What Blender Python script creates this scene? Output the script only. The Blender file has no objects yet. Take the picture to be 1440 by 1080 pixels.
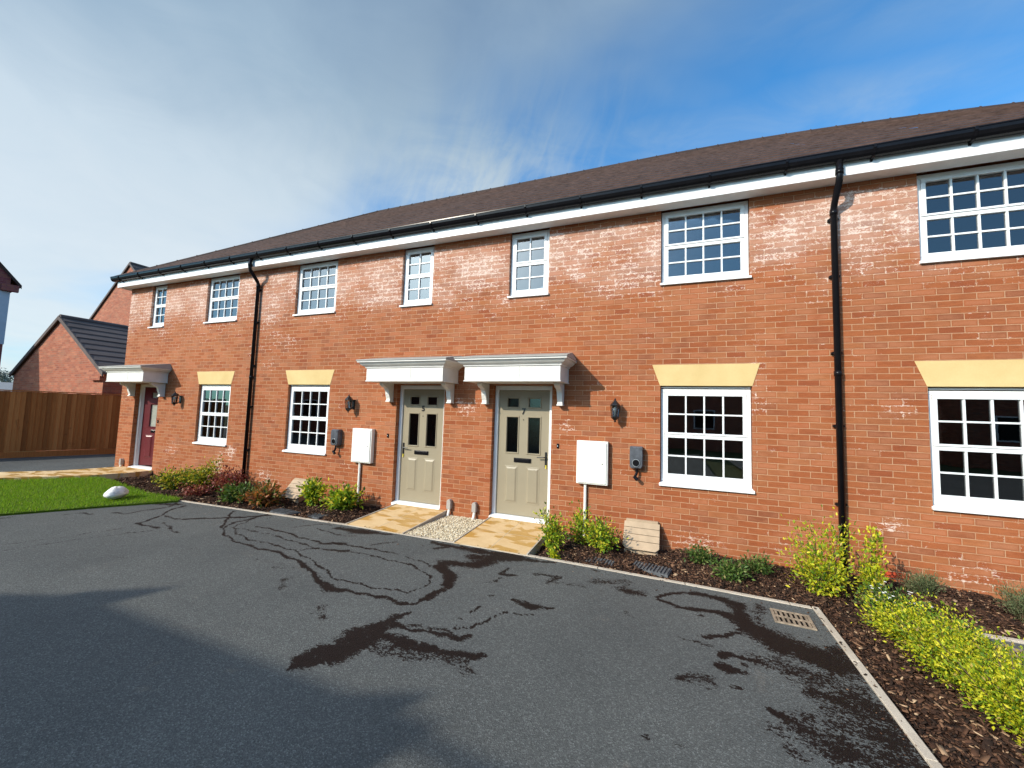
import bpy, math, random
import numpy as np
from mathutils import Vector, Matrix
R = math.radians
random.seed(7)
rng = np.random.default_rng(7)
sc = bpy.context.scene
col = sc.collection

# ------------------------------------------------------------------ camera
cam_d = bpy.data.cameras.new('camera')
cam = bpy.data.objects.new('camera', cam_d); col.objects.link(cam)
cam_d.sensor_width = 36.0; cam_d.lens = 563.561/1440*36
cam_d.clip_start = 0.05; cam_d.clip_end = 3000
YAW, PITCH, ROLL = R(-21.783), R(4.171), R(1.781)
fw = Vector((math.sin(YAW)*math.cos(PITCH), math.cos(YAW)*math.cos(PITCH), math.sin(PITCH)))
rt = Vector((math.cos(YAW), -math.sin(YAW), 0)); up = rt.cross(fw)
r2 = rt*math.cos(ROLL)+up*math.sin(ROLL); u2 = -rt*math.sin(ROLL)+up*math.cos(ROLL)
m = Matrix((r2, u2, -fw)).transposed().to_4x4(); m.translation = Vector((0, -5.956, 1.651))
cam.matrix_world = m
sc.camera = cam
sc.render.resolution_x = 1024; sc.render.resolution_y = 768

# ------------------------------------------------------------------ light and sky
SUN = Vector((-0.335, -0.5, 0.335)).normalized()
EL = math.asin(SUN.z)
sun_d = bpy.data.lights.new('sun', 'SUN'); sun_d.energy = 4.8; sun_d.angle = R(0.4); sun_d.color = (1.0, 0.915, 0.775)
sun = bpy.data.objects.new('sun', sun_d); col.objects.link(sun)
sun.rotation_euler = (-SUN).to_track_quat('-Z', 'Y').to_euler(); sun.location = (-10, -20, 20)

STROKES = [(1.0,[(-5.965,-1.304,0.04),(-5.976,-1.598,0.04),(-5.967,-1.858,0.025),(-5.801,-2.107,0.02),(-5.476,-2.282,0.02),(-5.113,-2.382,0.02),(-4.742,-2.427,0.025),(-4.445,-2.41,0.03),(-4.162,-2.458,0.03),(-3.913,-2.51,0.03),(-3.656,-2.602,0.035),(-3.382,-2.74,0.045),(-3.151,-2.851,0.06),(-3.022,-2.892,0.07),(-2.868,-2.838,0.035),(-2.665,-2.838,0.03),(-2.509,-2.839,0.03),(-2.402,-2.806,0.03),(-2.256,-2.827,0.035),(-2.179,-2.808,0.025),(-2.132,-2.695,0.025),(-2.063,-2.606,0.04),(-2.063,-2.428,0.035),(-2.058,-2.275,0.05),(-2.126,-2.123,0.07),(-2.274,-2.047,0.08),(-2.397,-1.95,0.08)]),(1.0,[(-5.975,-1.519,0.016),(-5.823,-1.881,0.016),(-5.723,-2.019,0.016),(-5.407,-2.162,0.016),(-5.112,-2.252,0.016),(-4.808,-2.247,0.016),(-4.489,-2.264,0.016),(-4.18,-2.308,0.016),(-3.901,-2.387,0.016),(-3.657,-2.467,0.016),(-3.429,-2.567,0.016),(-3.264,-2.658,0.016),(-3.096,-2.692,0.016),(-2.905,-2.688,0.016),(-2.735,-2.691,0.016),(-2.624,-2.679,0.016),(-2.483,-2.631,0.016),(-2.346,-2.657,0.016),(-2.288,-2.578,0.016),(-2.244,-2.474,0.016),(-2.265,-2.354,0.016),(-2.333,-2.249,0.016),(-2.483,-2.15,0.016),(-2.724,-2.057,0.016),(-2.952,-2.029,0.016),(-3.244,-2.025,0.016),(-3.515,-2.003,0.016),(-3.698,-2.03,0.016)]),(1.0,[(-5.506,-1.857,0.015),(-5.295,-1.81,0.015),(-4.939,-1.831,0.02),(-4.716,-1.884,0.025),(-4.447,-1.907,0.02),(-4.163,-1.952,0.02),(-3.918,-1.862,0.03),(-3.643,-1.865,0.02),(-3.419,-1.82,0.018),(-3.072,-1.844,0.02)]),(1.0,[(-5.739,-2.009,0.012),(-5.229,-1.983,0.012),(-4.806,-2.013,0.014),(-4.529,-2.065,0.016),(-4.257,-2.073,0.016),(-4.026,-2.13,0.02),(-3.769,-2.066,0.03),(-3.65,-2.026,0.04)]),(1.0,[(-4.167,-2.249,0.02),(-4.05,-2.108,0.02)]),(1.0,[(-5.023,-1.628,0.018),(-4.951,-1.463,0.018),(-4.833,-1.33,0.018),(-4.66,-1.308,0.018)]),(1.0,[(-4.726,-1.489,0.016),(-4.448,-1.572,0.016),(-4.137,-1.582,0.016),(-3.984,-1.527,0.016)]),(1.0,[(-3.559,-1.751,0.02),(-3.475,-1.597,0.02),(-3.338,-1.465,0.02)]),(0.8,[(-2.932,-1.868,0.018),(-2.697,-1.901,0.018),(-2.467,-2.012,0.018)]),(1.0,[(-4.153,-1.961,0.04),(-4.063,-1.885,0.04),(-3.905,-1.819,0.04)]),(1.0,[(-4.493,-1.346,0.06),(-4.136,-1.363,0.12),(-3.87,-1.294,0.08)]),(1.0,[(-3.87,-1.294,0.06),(-3.557,-1.253,0.03)]),(0.55,[(-3.599,-2.893,0.06),(-3.478,-3.01,0.06),(-3.44,-3.094,0.06)]),(0.55,[(-2.844,-3.194,0.07),(-2.695,-3.314,0.07)]),(0.5,[(-4.004,-2.748,0.03),(-3.854,-2.727,0.03)]),(0.4,[(-4.371,-2.653,0.04),(-3.699,-2.65,0.04)]),(1.0,[(-2.923,-1.285,0.05),(-2.561,-1.296,0.06),(-2.279,-1.308,0.09),(-1.988,-1.279,0.09),(-1.722,-1.259,0.09)]),(1.0,[(-1.704,-1.306,0.13),(-2.174,-1.515,0.13)]),(1.0,[(-1.986,-1.502,0.14),(-2.044,-1.736,0.14)]),(1.0,[(-2.432,-1.83,0.08),(-2.05,-1.724,0.08)]),(1.0,[(-2.397,-1.888,0.07),(-2.151,-2.175,0.07),(-2.068,-2.372,0.06),(-2.084,-2.559,0.05),(-2.084,-2.66,0.04)]),(0.8,[(-2.764,-1.463,0.07),(-2.628,-1.331,0.07)]),(0.9,[(-1.713,-1.283,0.08),(-1.481,-1.302,0.06),(-1.272,-1.276,0.03)]),(0.9,[(-1.709,-1.667,0.035),(-1.711,-1.829,0.035),(-1.553,-1.796,0.035)]),(0.8,[(-1.651,-1.93,0.03),(-1.677,-2.045,0.03)]),(0.6,[(-1.804,-2.147,0.02),(-1.717,-2.085,0.02)]),(0.72,[(-1.364,-1.658,0.05),(-1.133,-1.654,0.05),(-1.167,-1.817,0.05)]),(0.85,[(-1.598,-2.343,0.03),(-1.573,-2.33,0.03)]),(1.0,[(-1.381,-2.355,0.04),(-1.273,-2.368,0.06),(-1.152,-2.388,0.06),(-0.99,-2.327,0.025)]),(1.1,[(-1.114,-2.46,0.013),(-1.138,-2.549,0.013),(-1.333,-2.578,0.013),(-1.37,-2.624,0.013),(-1.433,-2.791,0.013),(-1.496,-2.96,0.013),(-1.582,-3.024,0.013),(-1.62,-2.981,0.013)]),(1.0,[(-1.608,-2.606,0.02),(-1.624,-2.716,0.02)]),(1.0,[(-1.628,-2.829,0.015),(-1.62,-2.831,0.015)]),(0.6,[(-0.725,-1.56,0.11),(-0.434,-1.459,0.11)]),(0.75,[(-0.456,-1.666,0.08),(-0.286,-1.675,0.08)]),(0.52,[(-1.07,-1.769,0.06),(-0.831,-1.732,0.06)]),(0.6,[(-0.395,-2.104,0.03),(-0.338,-2.164,0.03)]),(1.0,[(-0.804,-1.29,0.025),(-0.736,-1.303,0.025)]),(1.0,[(-2.345,-3.883,0.03),(-2.341,-3.757,0.1),(-2.262,-3.613,0.13),(-2.218,-3.415,0.13),(-2.168,-3.193,0.1),(-2.125,-3.064,0.06),(-2.084,-2.949,0.012)]),(1.0,[(-2.284,-3.807,0.07),(-2.167,-3.65,0.1),(-2.1,-3.436,0.1)]),(1.0,[(-2.125,-3.34,0.09),(-1.856,-3.338,0.07),(-1.653,-3.317,0.07),(-1.45,-3.307,0.06),(-1.233,-3.247,0.03)]),(1.0,[(-2.128,-3.139,0.05),(-1.888,-3.164,0.03),(-1.703,-3.127,0.03),(-1.528,-3.11,0.04),(-1.42,-3.043,0.03)]),(0.75,[(-1.958,-3.094,0.03),(-1.668,-3.061,0.03),(-1.55,-3.104,0.03)]),(0.58,[(-2.022,-3.459,0.1),(-1.777,-3.444,0.1),(-1.564,-3.399,0.1),(-1.394,-3.347,0.1)]),(0.5,[(-1.31,-3.41,0.06),(-1.252,-3.431,0.06)]),(0.7,[(-2.363,-3.37,0.04),(-2.258,-3.304,0.04)]),(0.45,[(-2.798,-3.228,0.08),(-2.673,-3.322,0.08)]),(1.0,[(-0.154,-1.744,0.02),(0.004,-1.51,0.035),(0.236,-1.434,0.05),(0.445,-1.44,0.06),(0.588,-1.505,0.07)]),(1.0,[(-0.141,-1.738,0.02),(0.093,-1.805,0.04),(0.365,-1.767,0.06),(0.545,-1.826,0.09),(0.633,-1.97,0.15),(0.758,-2.08,0.2),(0.931,-2.175,0.22),(1.087,-2.261,0.2)]),(1.0,[(0.584,-1.539,0.09),(0.58,-1.891,0.09)]),(1.0,[(0.257,-2.267,0.04),(0.392,-2.181,0.04),(0.533,-2.066,0.04)]),(1.0,[(0.319,-2.498,0.035),(0.442,-2.441,0.04),(0.592,-2.45,0.03),(0.641,-2.484,0.02)]),(1.0,[(0.335,-2.624,0.06),(0.368,-2.664,0.06),(0.431,-2.661,0.06)]),(1.0,[(0.466,-2.546,0.03),(0.483,-2.557,0.03)]),(0.65,[(0.037,-2.37,0.03),(0.145,-2.365,0.03),(0.308,-2.399,0.03)]),(0.68,[(0.041,-2.907,0.07),(0.106,-2.869,0.07),(0.235,-2.818,0.07)]),(0.8,[(0.21,-1.928,0.025),(0.271,-1.899,0.025)]),(0.6,[(0.766,-1.452,0.06),(0.685,-1.921,0.06)]),(0.62,[(-0.511,-1.647,0.07),(-0.255,-1.635,0.07)]),(0.66,[(0.639,-2.441,0.16),(0.922,-2.525,0.16),(1.124,-2.561,0.16)]),(0.78,[(0.851,-2.704,0.1),(1.069,-2.721,0.22),(1.129,-2.817,0.25),(1.109,-3.148,0.2)]),(0.74,[(0.727,-3.093,0.17),(0.802,-3.205,0.17),(0.936,-3.224,0.17)]),(0.62,[(0.974,-2.708,0.2),(0.903,-3.074,0.2),(0.996,-3.172,0.2)]),(1.0,[(0.559,-3.004,0.035),(0.588,-3.034,0.035),(0.634,-3.047,0.035)]),(0.8,[(0.636,-3.038,0.02),(0.746,-3.021,0.02)]),(1.0,[(0.33,-2.479,0.04),(0.411,-2.455,0.04)]),(1.0,[(0.327,-2.634,0.045),(0.411,-2.656,0.045)]),(0.62,[(0.077,-2.888,0.08),(0.233,-2.871,0.08)]),(0.8,[(0.394,-2.871,0.02),(0.43,-2.855,0.02)]),(1.0,[(-0.132,-3.513,0.02),(-0.122,-3.501,0.02)]),(0.6,[(0.042,-3.514,0.02),(0.089,-3.534,0.02)]),(0.52,[(0.507,-3.144,0.06),(0.638,-3.33,0.06)]),(0.9,[(1.175,-2.062,0.1),(1.196,-2.285,0.1)]),(0.85,[(-7.324,-3.665,0.012),(-7.1,-3.166,0.012),(-6.946,-2.527,0.012)]),(0.85,[(-7.06,-3.743,0.012),(-6.85,-3.171,0.012),(-6.585,-2.655,0.012),(-6.513,-2.513,0.012)]),(0.9,[(-8.041,-2.307,0.03),(-7.826,-2.259,0.03),(-7.812,-1.962,0.03),(-7.774,-1.707,0.03),(-7.974,-1.483,0.03)]),(1.0,[(-7.058,-2.474,0.025),(-7.245,-2.142,0.025),(-7.534,-1.806,0.025),(-7.638,-1.548,0.025)]),(0.9,[(-7.058,-2.474,0.03),(-6.564,-2.487,0.03)]),(1.0,[(-7.211,-2.057,0.02),(-6.825,-2.107,0.025),(-6.523,-1.879,0.04),(-6.209,-1.643,0.04),(-5.913,-1.345,0.03)]),(0.75,[(-8.487,-2.691,0.03),(-8.426,-2.562,0.03),(-8.203,-2.494,0.03)]),(1.0,[(-5.545,-1.835,0.02),(-4.985,-1.811,0.02)]),(0.85,[(-8.215,-1.707,0.09),(-7.819,-1.567,0.09)]),(0.8,[(-6.818,-2.286,0.02),(-6.123,-2.511,0.02)]),(0.9,[(-6.606,-1.44,0.03),(-5.893,-2.077,0.03)]),(0.6,[(-8.936,-3.192,0.06),(-8.9,-3.11,0.06)]),(0.45,[(-5.328,-2.839,0.03),(-5.231,-2.59,0.03)]),(0.4,[(-5.824,-3.343,0.03),(-5.642,-3.252,0.03)])]
class N:
    """tiny helper round a node tree"""
    def __init__(s, nt): s.nt = nt
    def new(s, t, **kw):
        n = s.nt.nodes.new(t)
        for k, v in kw.items(): setattr(n, k, v)
        return n
    def put(s, sock, v):
        if v is None: return
        if isinstance(v, bpy.types.NodeSocket): s.nt.links.new(v, sock)
        else:
            if sock.type == 'RGBA' and len(v) == 3: v = (*v, 1)
            sock.default_value = v
    def math(s, op, a, b=None, c=None, clamp=False):
        n = s.new('ShaderNodeMath', operation=op, use_clamp=clamp)
        s.put(n.inputs[0], a); s.put(n.inputs[1], b); s.put(n.inputs[2], c)
        return n.outputs[0]
    def vmath(s, op, a, b=None, out=0):
        n = s.new('ShaderNodeVectorMath', operation=op); s.put(n.inputs[0], a); s.put(n.inputs[1], b)
        return n.outputs[out]
    def noise(s, vec, scale, detail=3, rough=0.55, dist=0.0, out=0):
        n = s.new('ShaderNodeTexNoise'); s.put(n.inputs['Vector'], vec)
        s.put(n.inputs['Scale'], scale); s.put(n.inputs['Detail'], detail); s.put(n.inputs['Roughness'], rough); s.put(n.inputs['Distortion'], dist)
        return n.outputs[out]
    def ramp(s, f, stops, interp='LINEAR'):
        n = s.new('ShaderNodeValToRGB'); n.color_ramp.interpolation = interp
        e = n.color_ramp.elements
        while len(e) < len(stops): e.new(0.5)
        for i, (p, c) in enumerate(stops):
            e[i].position = p; e[i].color = (c, c, c, 1) if isinstance(c, (int, float)) else (*c, 1)
        s.put(n.inputs[0], f); return n.outputs[0]
    def mix(s, f, a, b, mode='MIX'):
        n = s.new('ShaderNodeMix', data_type='RGBA', blend_type=mode)
        s.put(n.inputs[0], f); s.put(n.inputs[6], a); s.put(n.inputs[7], b); return n.outputs[2]
    def map(s, f, a, b, c=0.0, d=1.0, smooth=True):
        n = s.new('ShaderNodeMapRange', interpolation_type='SMOOTHSTEP' if smooth else 'LINEAR')
        s.put(n.inputs[0], f); n.inputs[1].default_value = a; n.inputs[2].default_value = b; n.inputs[3].default_value = c; n.inputs[4].default_value = d
        return n.outputs[0]
    def mapping(s, vec, scale=(1, 1, 1), rot=(0, 0, 0), loc=(0, 0, 0)):
        n = s.new('ShaderNodeMapping'); s.put(n.inputs[0], vec)
        n.inputs[1].default_value = loc; n.inputs[2].default_value = rot; n.inputs[3].default_value = scale; return n.outputs[0]
    def sep(s, v):
        n = s.new('ShaderNodeSeparateXYZ'); s.put(n.inputs[0], v); return n.outputs
    def comb(s, x=0.0, y=0.0, z=0.0):
        n = s.new('ShaderNodeCombineXYZ'); s.put(n.inputs[0], x); s.put(n.inputs[1], y); s.put(n.inputs[2], z); return n.outputs[0]

world = bpy.data.worlds.new('World'); sc.world = world; world.use_nodes = True
nt = world.node_tree; nt.nodes.clear(); g = N(nt)
sky = g.new('ShaderNodeTexSky', sky_type='NISHITA'); sky.sun_disc = False
sky.sun_elevation = EL; sky.sun_rotation = math.atan2(SUN.x, SUN.y)
sky.air_density = 1.0; sky.dust_density = 0.6; sky.ozone_density = 1.6
tc = g.new('ShaderNodeTexCoord'); D = tc.outputs['Generated']
dx, dy, dz = g.sep(D)
inv = g.math('DIVIDE', 1.0, g.math('ADD', g.math('MAXIMUM', dz, 0.0), 0.18))
P = g.comb(g.math('MULTIPLY', dx, inv), g.math('MULTIPLY', dy, inv), 0.0)
big = g.noise(P, 1.1, 4, 0.55, 0.4)
side = g.math('ADD', g.vmath('DOT_PRODUCT', D, (-0.308, -0.662, 0.683), out=1), g.math('MULTIPLY', g.math('SUBTRACT', big, 0.5), 0.55))
veil = g.math('MULTIPLY', g.map(side, -0.20, 0.20), g.map(dy, -0.45, 0.05, 0.3, 1.0))                                        # broad bank of high cloud over the sun's side
# combed cirrus streaks at the edge of the bank
az = g.math('DIVIDE', dx, g.math('MAXIMUM', dy, 0.05))
wv = g.math('MULTIPLY', g.math('SUBTRACT', g.noise(D, 5.0, 3), 0.5), 1.6)
fan = g.comb(g.math('ADD', g.math('ADD', g.math('MULTIPLY', az, 20.0), g.math('MULTIPLY', dz, -10.0)), wv), g.math('MULTIPLY', dz, 7.5), g.math('MULTIPLY', az, 1.2))
st = g.noise(fan, 1.0, 8, 0.66, 0.5)
fl = g.noise(P, 3.2, 6, 0.62, 0.9)
patch = g.vmath('LENGTH', g.vmath('MULTIPLY', g.vmath('SUBTRACT', D, (-0.42, 0.74, 0.50)), (0.8, 1.0, 1.5)), out=1)
puff = g.vmath('LENGTH', g.vmath('MULTIPLY', g.vmath('SUBTRACT', D, (-0.40, 0.75, 0.53)), (0.8, 1.0, 2.4)), out=1)
streak = g.math('MULTIPLY', g.math('ADD', g.math('MULTIPLY', g.map(g.math('ADD', g.math('MULTIPLY', st, 0.6), g.math('MULTIPLY', fl, 0.4)), 0.36, 0.70), 0.78), g.math('MULTIPLY', g.map(fl, 0.3, 0.7), g.map(puff, 0.36, 0.0, 0.0, 0.75))), g.map(g.math('ADD', patch, g.math('MULTIPLY', g.math('SUBTRACT', fl, 0.5), 0.35)), 0.48, 0.0))
def wisp(n_, w_, seed, k_):
    d_ = g.math('ABSOLUTE', g.math('ADD', g.vmath('DOT_PRODUCT', D, n_, out=1), g.math('MULTIPLY', g.math('SUBTRACT', g.noise(D, seed, 3), 0.5), 0.10)))
    return g.math('MULTIPLY', g.map(d_, w_, 0.0), g.math('MULTIPLY', g.map(fl, 0.25, 0.75, 0.35, 1.0), k_))
w1 = wisp((-0.0042, 0.5605, -0.8281), 0.10, 2.3, 0.40); w2 = wisp((-0.0256, 0.6845, -0.7285), 0.16, 3.1, 0.34)
faint = g.math('MAXIMUM', w1, w2)
low = g.math('MULTIPLY', g.map(dz, 0.45, 0.03, 0.0, 0.8), g.map(dy, -0.6, 0.0, 0.35, 1.0))
cl = g.math('SUBTRACT', 1.0, g.math('MULTIPLY', g.math('SUBTRACT', 1.0, g.math('MULTIPLY', veil, 0.90)), g.math('SUBTRACT', 1.0, g.math('MINIMUM', g.math('MULTIPLY', streak, 0.8), 0.85))))
cl = g.math('MAXIMUM', cl, faint)
cl = g.math('MAXIMUM', cl, low)
tone = g.math('ADD', g.math('ADD', g.math('MULTIPLY', big, 0.40), g.math('MULTIPLY', fl, 0.16)), g.map(dz, 0.80, 0.15, -0.02, 0.58))
ccol = g.ramp(tone, [(0.18, (0.22, 0.325, 0.46)), (0.42, (0.385, 0.51, 0.62)), (0.66, (0.66, 0.76, 0.82)), (0.9, (0.80, 0.86, 0.88))])
glow = g.math('POWER', g.math('MAXIMUM', g.vmath('DOT_PRODUCT', D, tuple(SUN), out=1), 0.0), 18.0)
blue = g.mix(1.0, sky.outputs[0], (0.054, 0.182, 0.258), 'MULTIPLY')
skyc = g.mix(cl, blue, ccol)
skyc = g.mix(1.0, skyc, g.comb(g.math('MULTIPLY', glow, 5.2), g.math('MULTIPLY', glow, 5.1), g.math('MULTIPLY', glow, 4.8)), 'ADD')
bg = g.new('ShaderNodeBackground'); g.put(bg.inputs[0], skyc); bg.inputs[1].default_value = 1.0
wo = g.new('ShaderNodeOutputWorld'); nt.links.new(bg.outputs[0], wo.inputs[0])

vs = sc.view_settings; vs.view_transform = 'Standard'; vs.look = 'None'; vs.gamma = 1; vs.exposure = 0.0
sc.render.engine = 'CYCLES'

# ------------------------------------------------------------------ helpers
class MB:
    """collects faces; build() links them as one mesh object"""
    def __init__(s): s.v = []; s.f = []; s.mi = []
    def add(s, vs, fs, mi=0):
        o = len(s.v); s.v += [tuple(v) for v in vs]; s.f += [tuple(i+o for i in f) for f in fs]; s.mi += [mi]*len(fs); return s
    def box(s, x0, x1, y0, y1, z0, z1, mi=0, M=None):
        v = [(x, y, z) for z in (z0, z1) for y in (y0, y1) for x in (x0, x1)]
        if M is not None: v = [M @ Vector(p) for p in v]
        return s.add(v, [(0, 2, 3, 1), (4, 5, 7, 6), (0, 1, 5, 4), (2, 6, 7, 3), (0, 4, 6, 2), (1, 3, 7, 5)], mi)
    def prism(s, pts, a, b, axis='y', mi=0, M=None):
        """polygon pts (2-D) extruded from a to b along axis"""
        n = len(pts)
        def P(p, t): return {'y': (p[0], t, p[1]), 'x': (t, p[0], p[1]), 'z': (p[0], p[1], t)}[axis]
        v = [P(p, a) for p in pts]+[P(p, b) for p in pts]
        if M is not None: v = [M @ Vector(q) for q in v]
        f = [tuple(range(n)), tuple(range(2*n-1, n-1, -1))]+[(i, i+n, (i+1) % n+n, (i+1) % n) for i in range(n)]
        return s.add(v, f, mi)
    def tube(s, path, r, n=12, mi=0, cap=True):
        path = [Vector(p) for p in path]; rs = r if isinstance(r, (list, tuple)) else [r]*len(path)
        v = []; f = []
        prev = None
        for i, p in enumerate(path):
            t = (path[min(i+1, len(path)-1)]-path[max(i-1, 0)]).normalized()
            a = Vector((0, 0, 1)) if abs(t.z) < .9 else Vector((1, 0, 0))
            if prev is None: x = t.cross(a).normalized()
            else: x = (prev-t*prev.dot(t)).normalized()
            prev = x; y = t.cross(x)
            v += [p+(x*math.cos(2*math.pi*k/n)+y*math.sin(2*math.pi*k/n))*rs[i] for k in range(n)]
        for i in range(len(path)-1):
            f += [(i*n+k, i*n+(k+1) % n, (i+1)*n+(k+1) % n, (i+1)*n+k) for k in range(n)]
        if cap: f += [tuple(range(n))[::-1], tuple((len(path)-1)*n+k for k in range(n))]
        return s.add(v, f, mi)
    def lathe(s, prof, c=(0, 0, 0), n=16, mi=0, sx=1, sy=1):
        v = []; f = []
        for r_, z in prof: v += [(c[0]+sx*r_*math.cos(2*math.pi*k/n), c[1]+sy*r_*math.sin(2*math.pi*k/n), c[2]+z) for k in range(n)]
        for i in range(len(prof)-1): f += [(i*n+k, i*n+(k+1) % n, (i+1)*n+(k+1) % n, (i+1)*n+k) for k in range(n)]
        f += [tuple(range(n))[::-1], tuple((len(prof)-1)*n+k for k in range(n))]
        return s.add(v, f, mi)
    def build(s, name, mat, parent=None, loc=None, bevel=0.0, smooth=False, seg=2):
        me = bpy.data.meshes.new(name); me.from_pydata(s.v, [], s.f)
        for mm in (mat if isinstance(mat, (list, tuple)) else [mat]): me.materials.append(mm)
        if any(s.mi): me.polygons.foreach_set('material_index', s.mi)
        me.update()
        o = bpy.data.objects.new(name, me); col.objects.link(o)
        if parent: o.parent = parent
        if loc is not None: o.location = loc
        if smooth: me.polygons.foreach_set('use_smooth', [True]*len(me.polygons))
        if bevel:
            b = o.modifiers.new('bevel', 'BEVEL'); b.width = bevel; b.segments = seg; b.limit_method = 'ANGLE'; b.angle_limit = R(35)
        return o
def np_mesh(name, V, F, mats, parent=None, mi=None, smooth=False):
    """V (n,3), F (m,k) arrays -> one mesh object, quickly"""
    me = bpy.data.meshes.new(name); V = np.asarray(V, np.float32); F = np.asarray(F, np.int32)
    me.vertices.add(len(V)); me.vertices.foreach_set('co', V.ravel())
    me.loops.add(F.size); me.loops.foreach_set('vertex_index', F.ravel())
    me.polygons.add(len(F)); me.polygons.foreach_set('loop_start', np.arange(0, F.size, F.shape[1], dtype=np.int32))
    for mm in mats: me.materials.append(mm)
    if mi is not None: me.polygons.foreach_set('material_index', np.asarray(mi, np.int32))
    me.update(calc_edges=True); me.validate()
    if smooth: me.polygons.foreach_set('use_smooth', [True]*len(me.polygons))
    o = bpy.data.objects.new(name, me); col.objects.link(o)
    if parent: o.parent = parent
    return o
def tag(o, label=None, cat=None, group=None, kind=None):
    if label: o['label'] = label
    if cat: o['category'] = cat
    if group: o['group'] = group
    if kind: o['kind'] = kind
    return o
def empty(name, loc=(0, 0, 0), rz=0, label=None, cat=None, group=None):
    o = bpy.data.objects.new(name, None); col.objects.link(o); o.location = loc; o.rotation_euler = (0, 0, rz)
    o.empty_display_size = 0.1
    return tag(o, label, cat, group)
def copy_tree(o, parent=None):
    c = o.copy(); col.objects.link(c); c.parent = parent
    for ch in [x for x in list(bpy.data.objects) if x.parent == o and x != c]: copy_tree(ch, c)
    return c

# ------------------------------------------------------------------ materials
def mat(name):
    m_ = bpy.data.materials.new(name); m_.use_nodes = True; nt = m_.node_tree; nt.nodes.clear(); g = N(nt)
    b = g.new('ShaderNodeBsdfPrincipled'); o = g.new('ShaderNodeOutputMaterial'); nt.links.new(b.outputs[0], o.inputs[0])
    return m_, g, b, o
def setp(g, b, color=None, rough=None, spec=None, metal=None, bump=None, bstr=0.3, bdist=0.01):
    if color is not None: g.put(b.inputs['Base Color'], color)
    if rough is not None: g.put(b.inputs['Roughness'], rough)
    if spec is not None: g.put(b.inputs['Specular IOR Level'], spec)
    if metal is not None: g.put(b.inputs['Metallic'], metal)
    if bump is not None:
        n = g.new('ShaderNodeBump'); n.inputs['Strength'].default_value = bstr; n.inputs['Distance'].default_value = bdist
        g.put(n.inputs['Height'], bump); g.put(b.inputs['Normal'], n.outputs[0])
def objc(g): return g.new('ShaderNodeTexCoord').outputs['Object']
def plain(name, color, rough=0.5, spec=0.5, metal=0.0, var=0.08, scale=8.0, bstr=0.05, bscale=60):
    m_, g, b, o = mat(name); c = objc(g)
    n = g.noise(c, scale, 4, 0.6)
    c2 = tuple(min(1, x*(1+var*2)) for x in color); c1 = tuple(x*(1-var*2) for x in color)
    setp(g, b, g.ramp(n, [(0.3, c1), (0.7, c2)]), rough, spec, metal, g.noise(c, bscale, 3), bstr, 0.004)
    return m_

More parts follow.
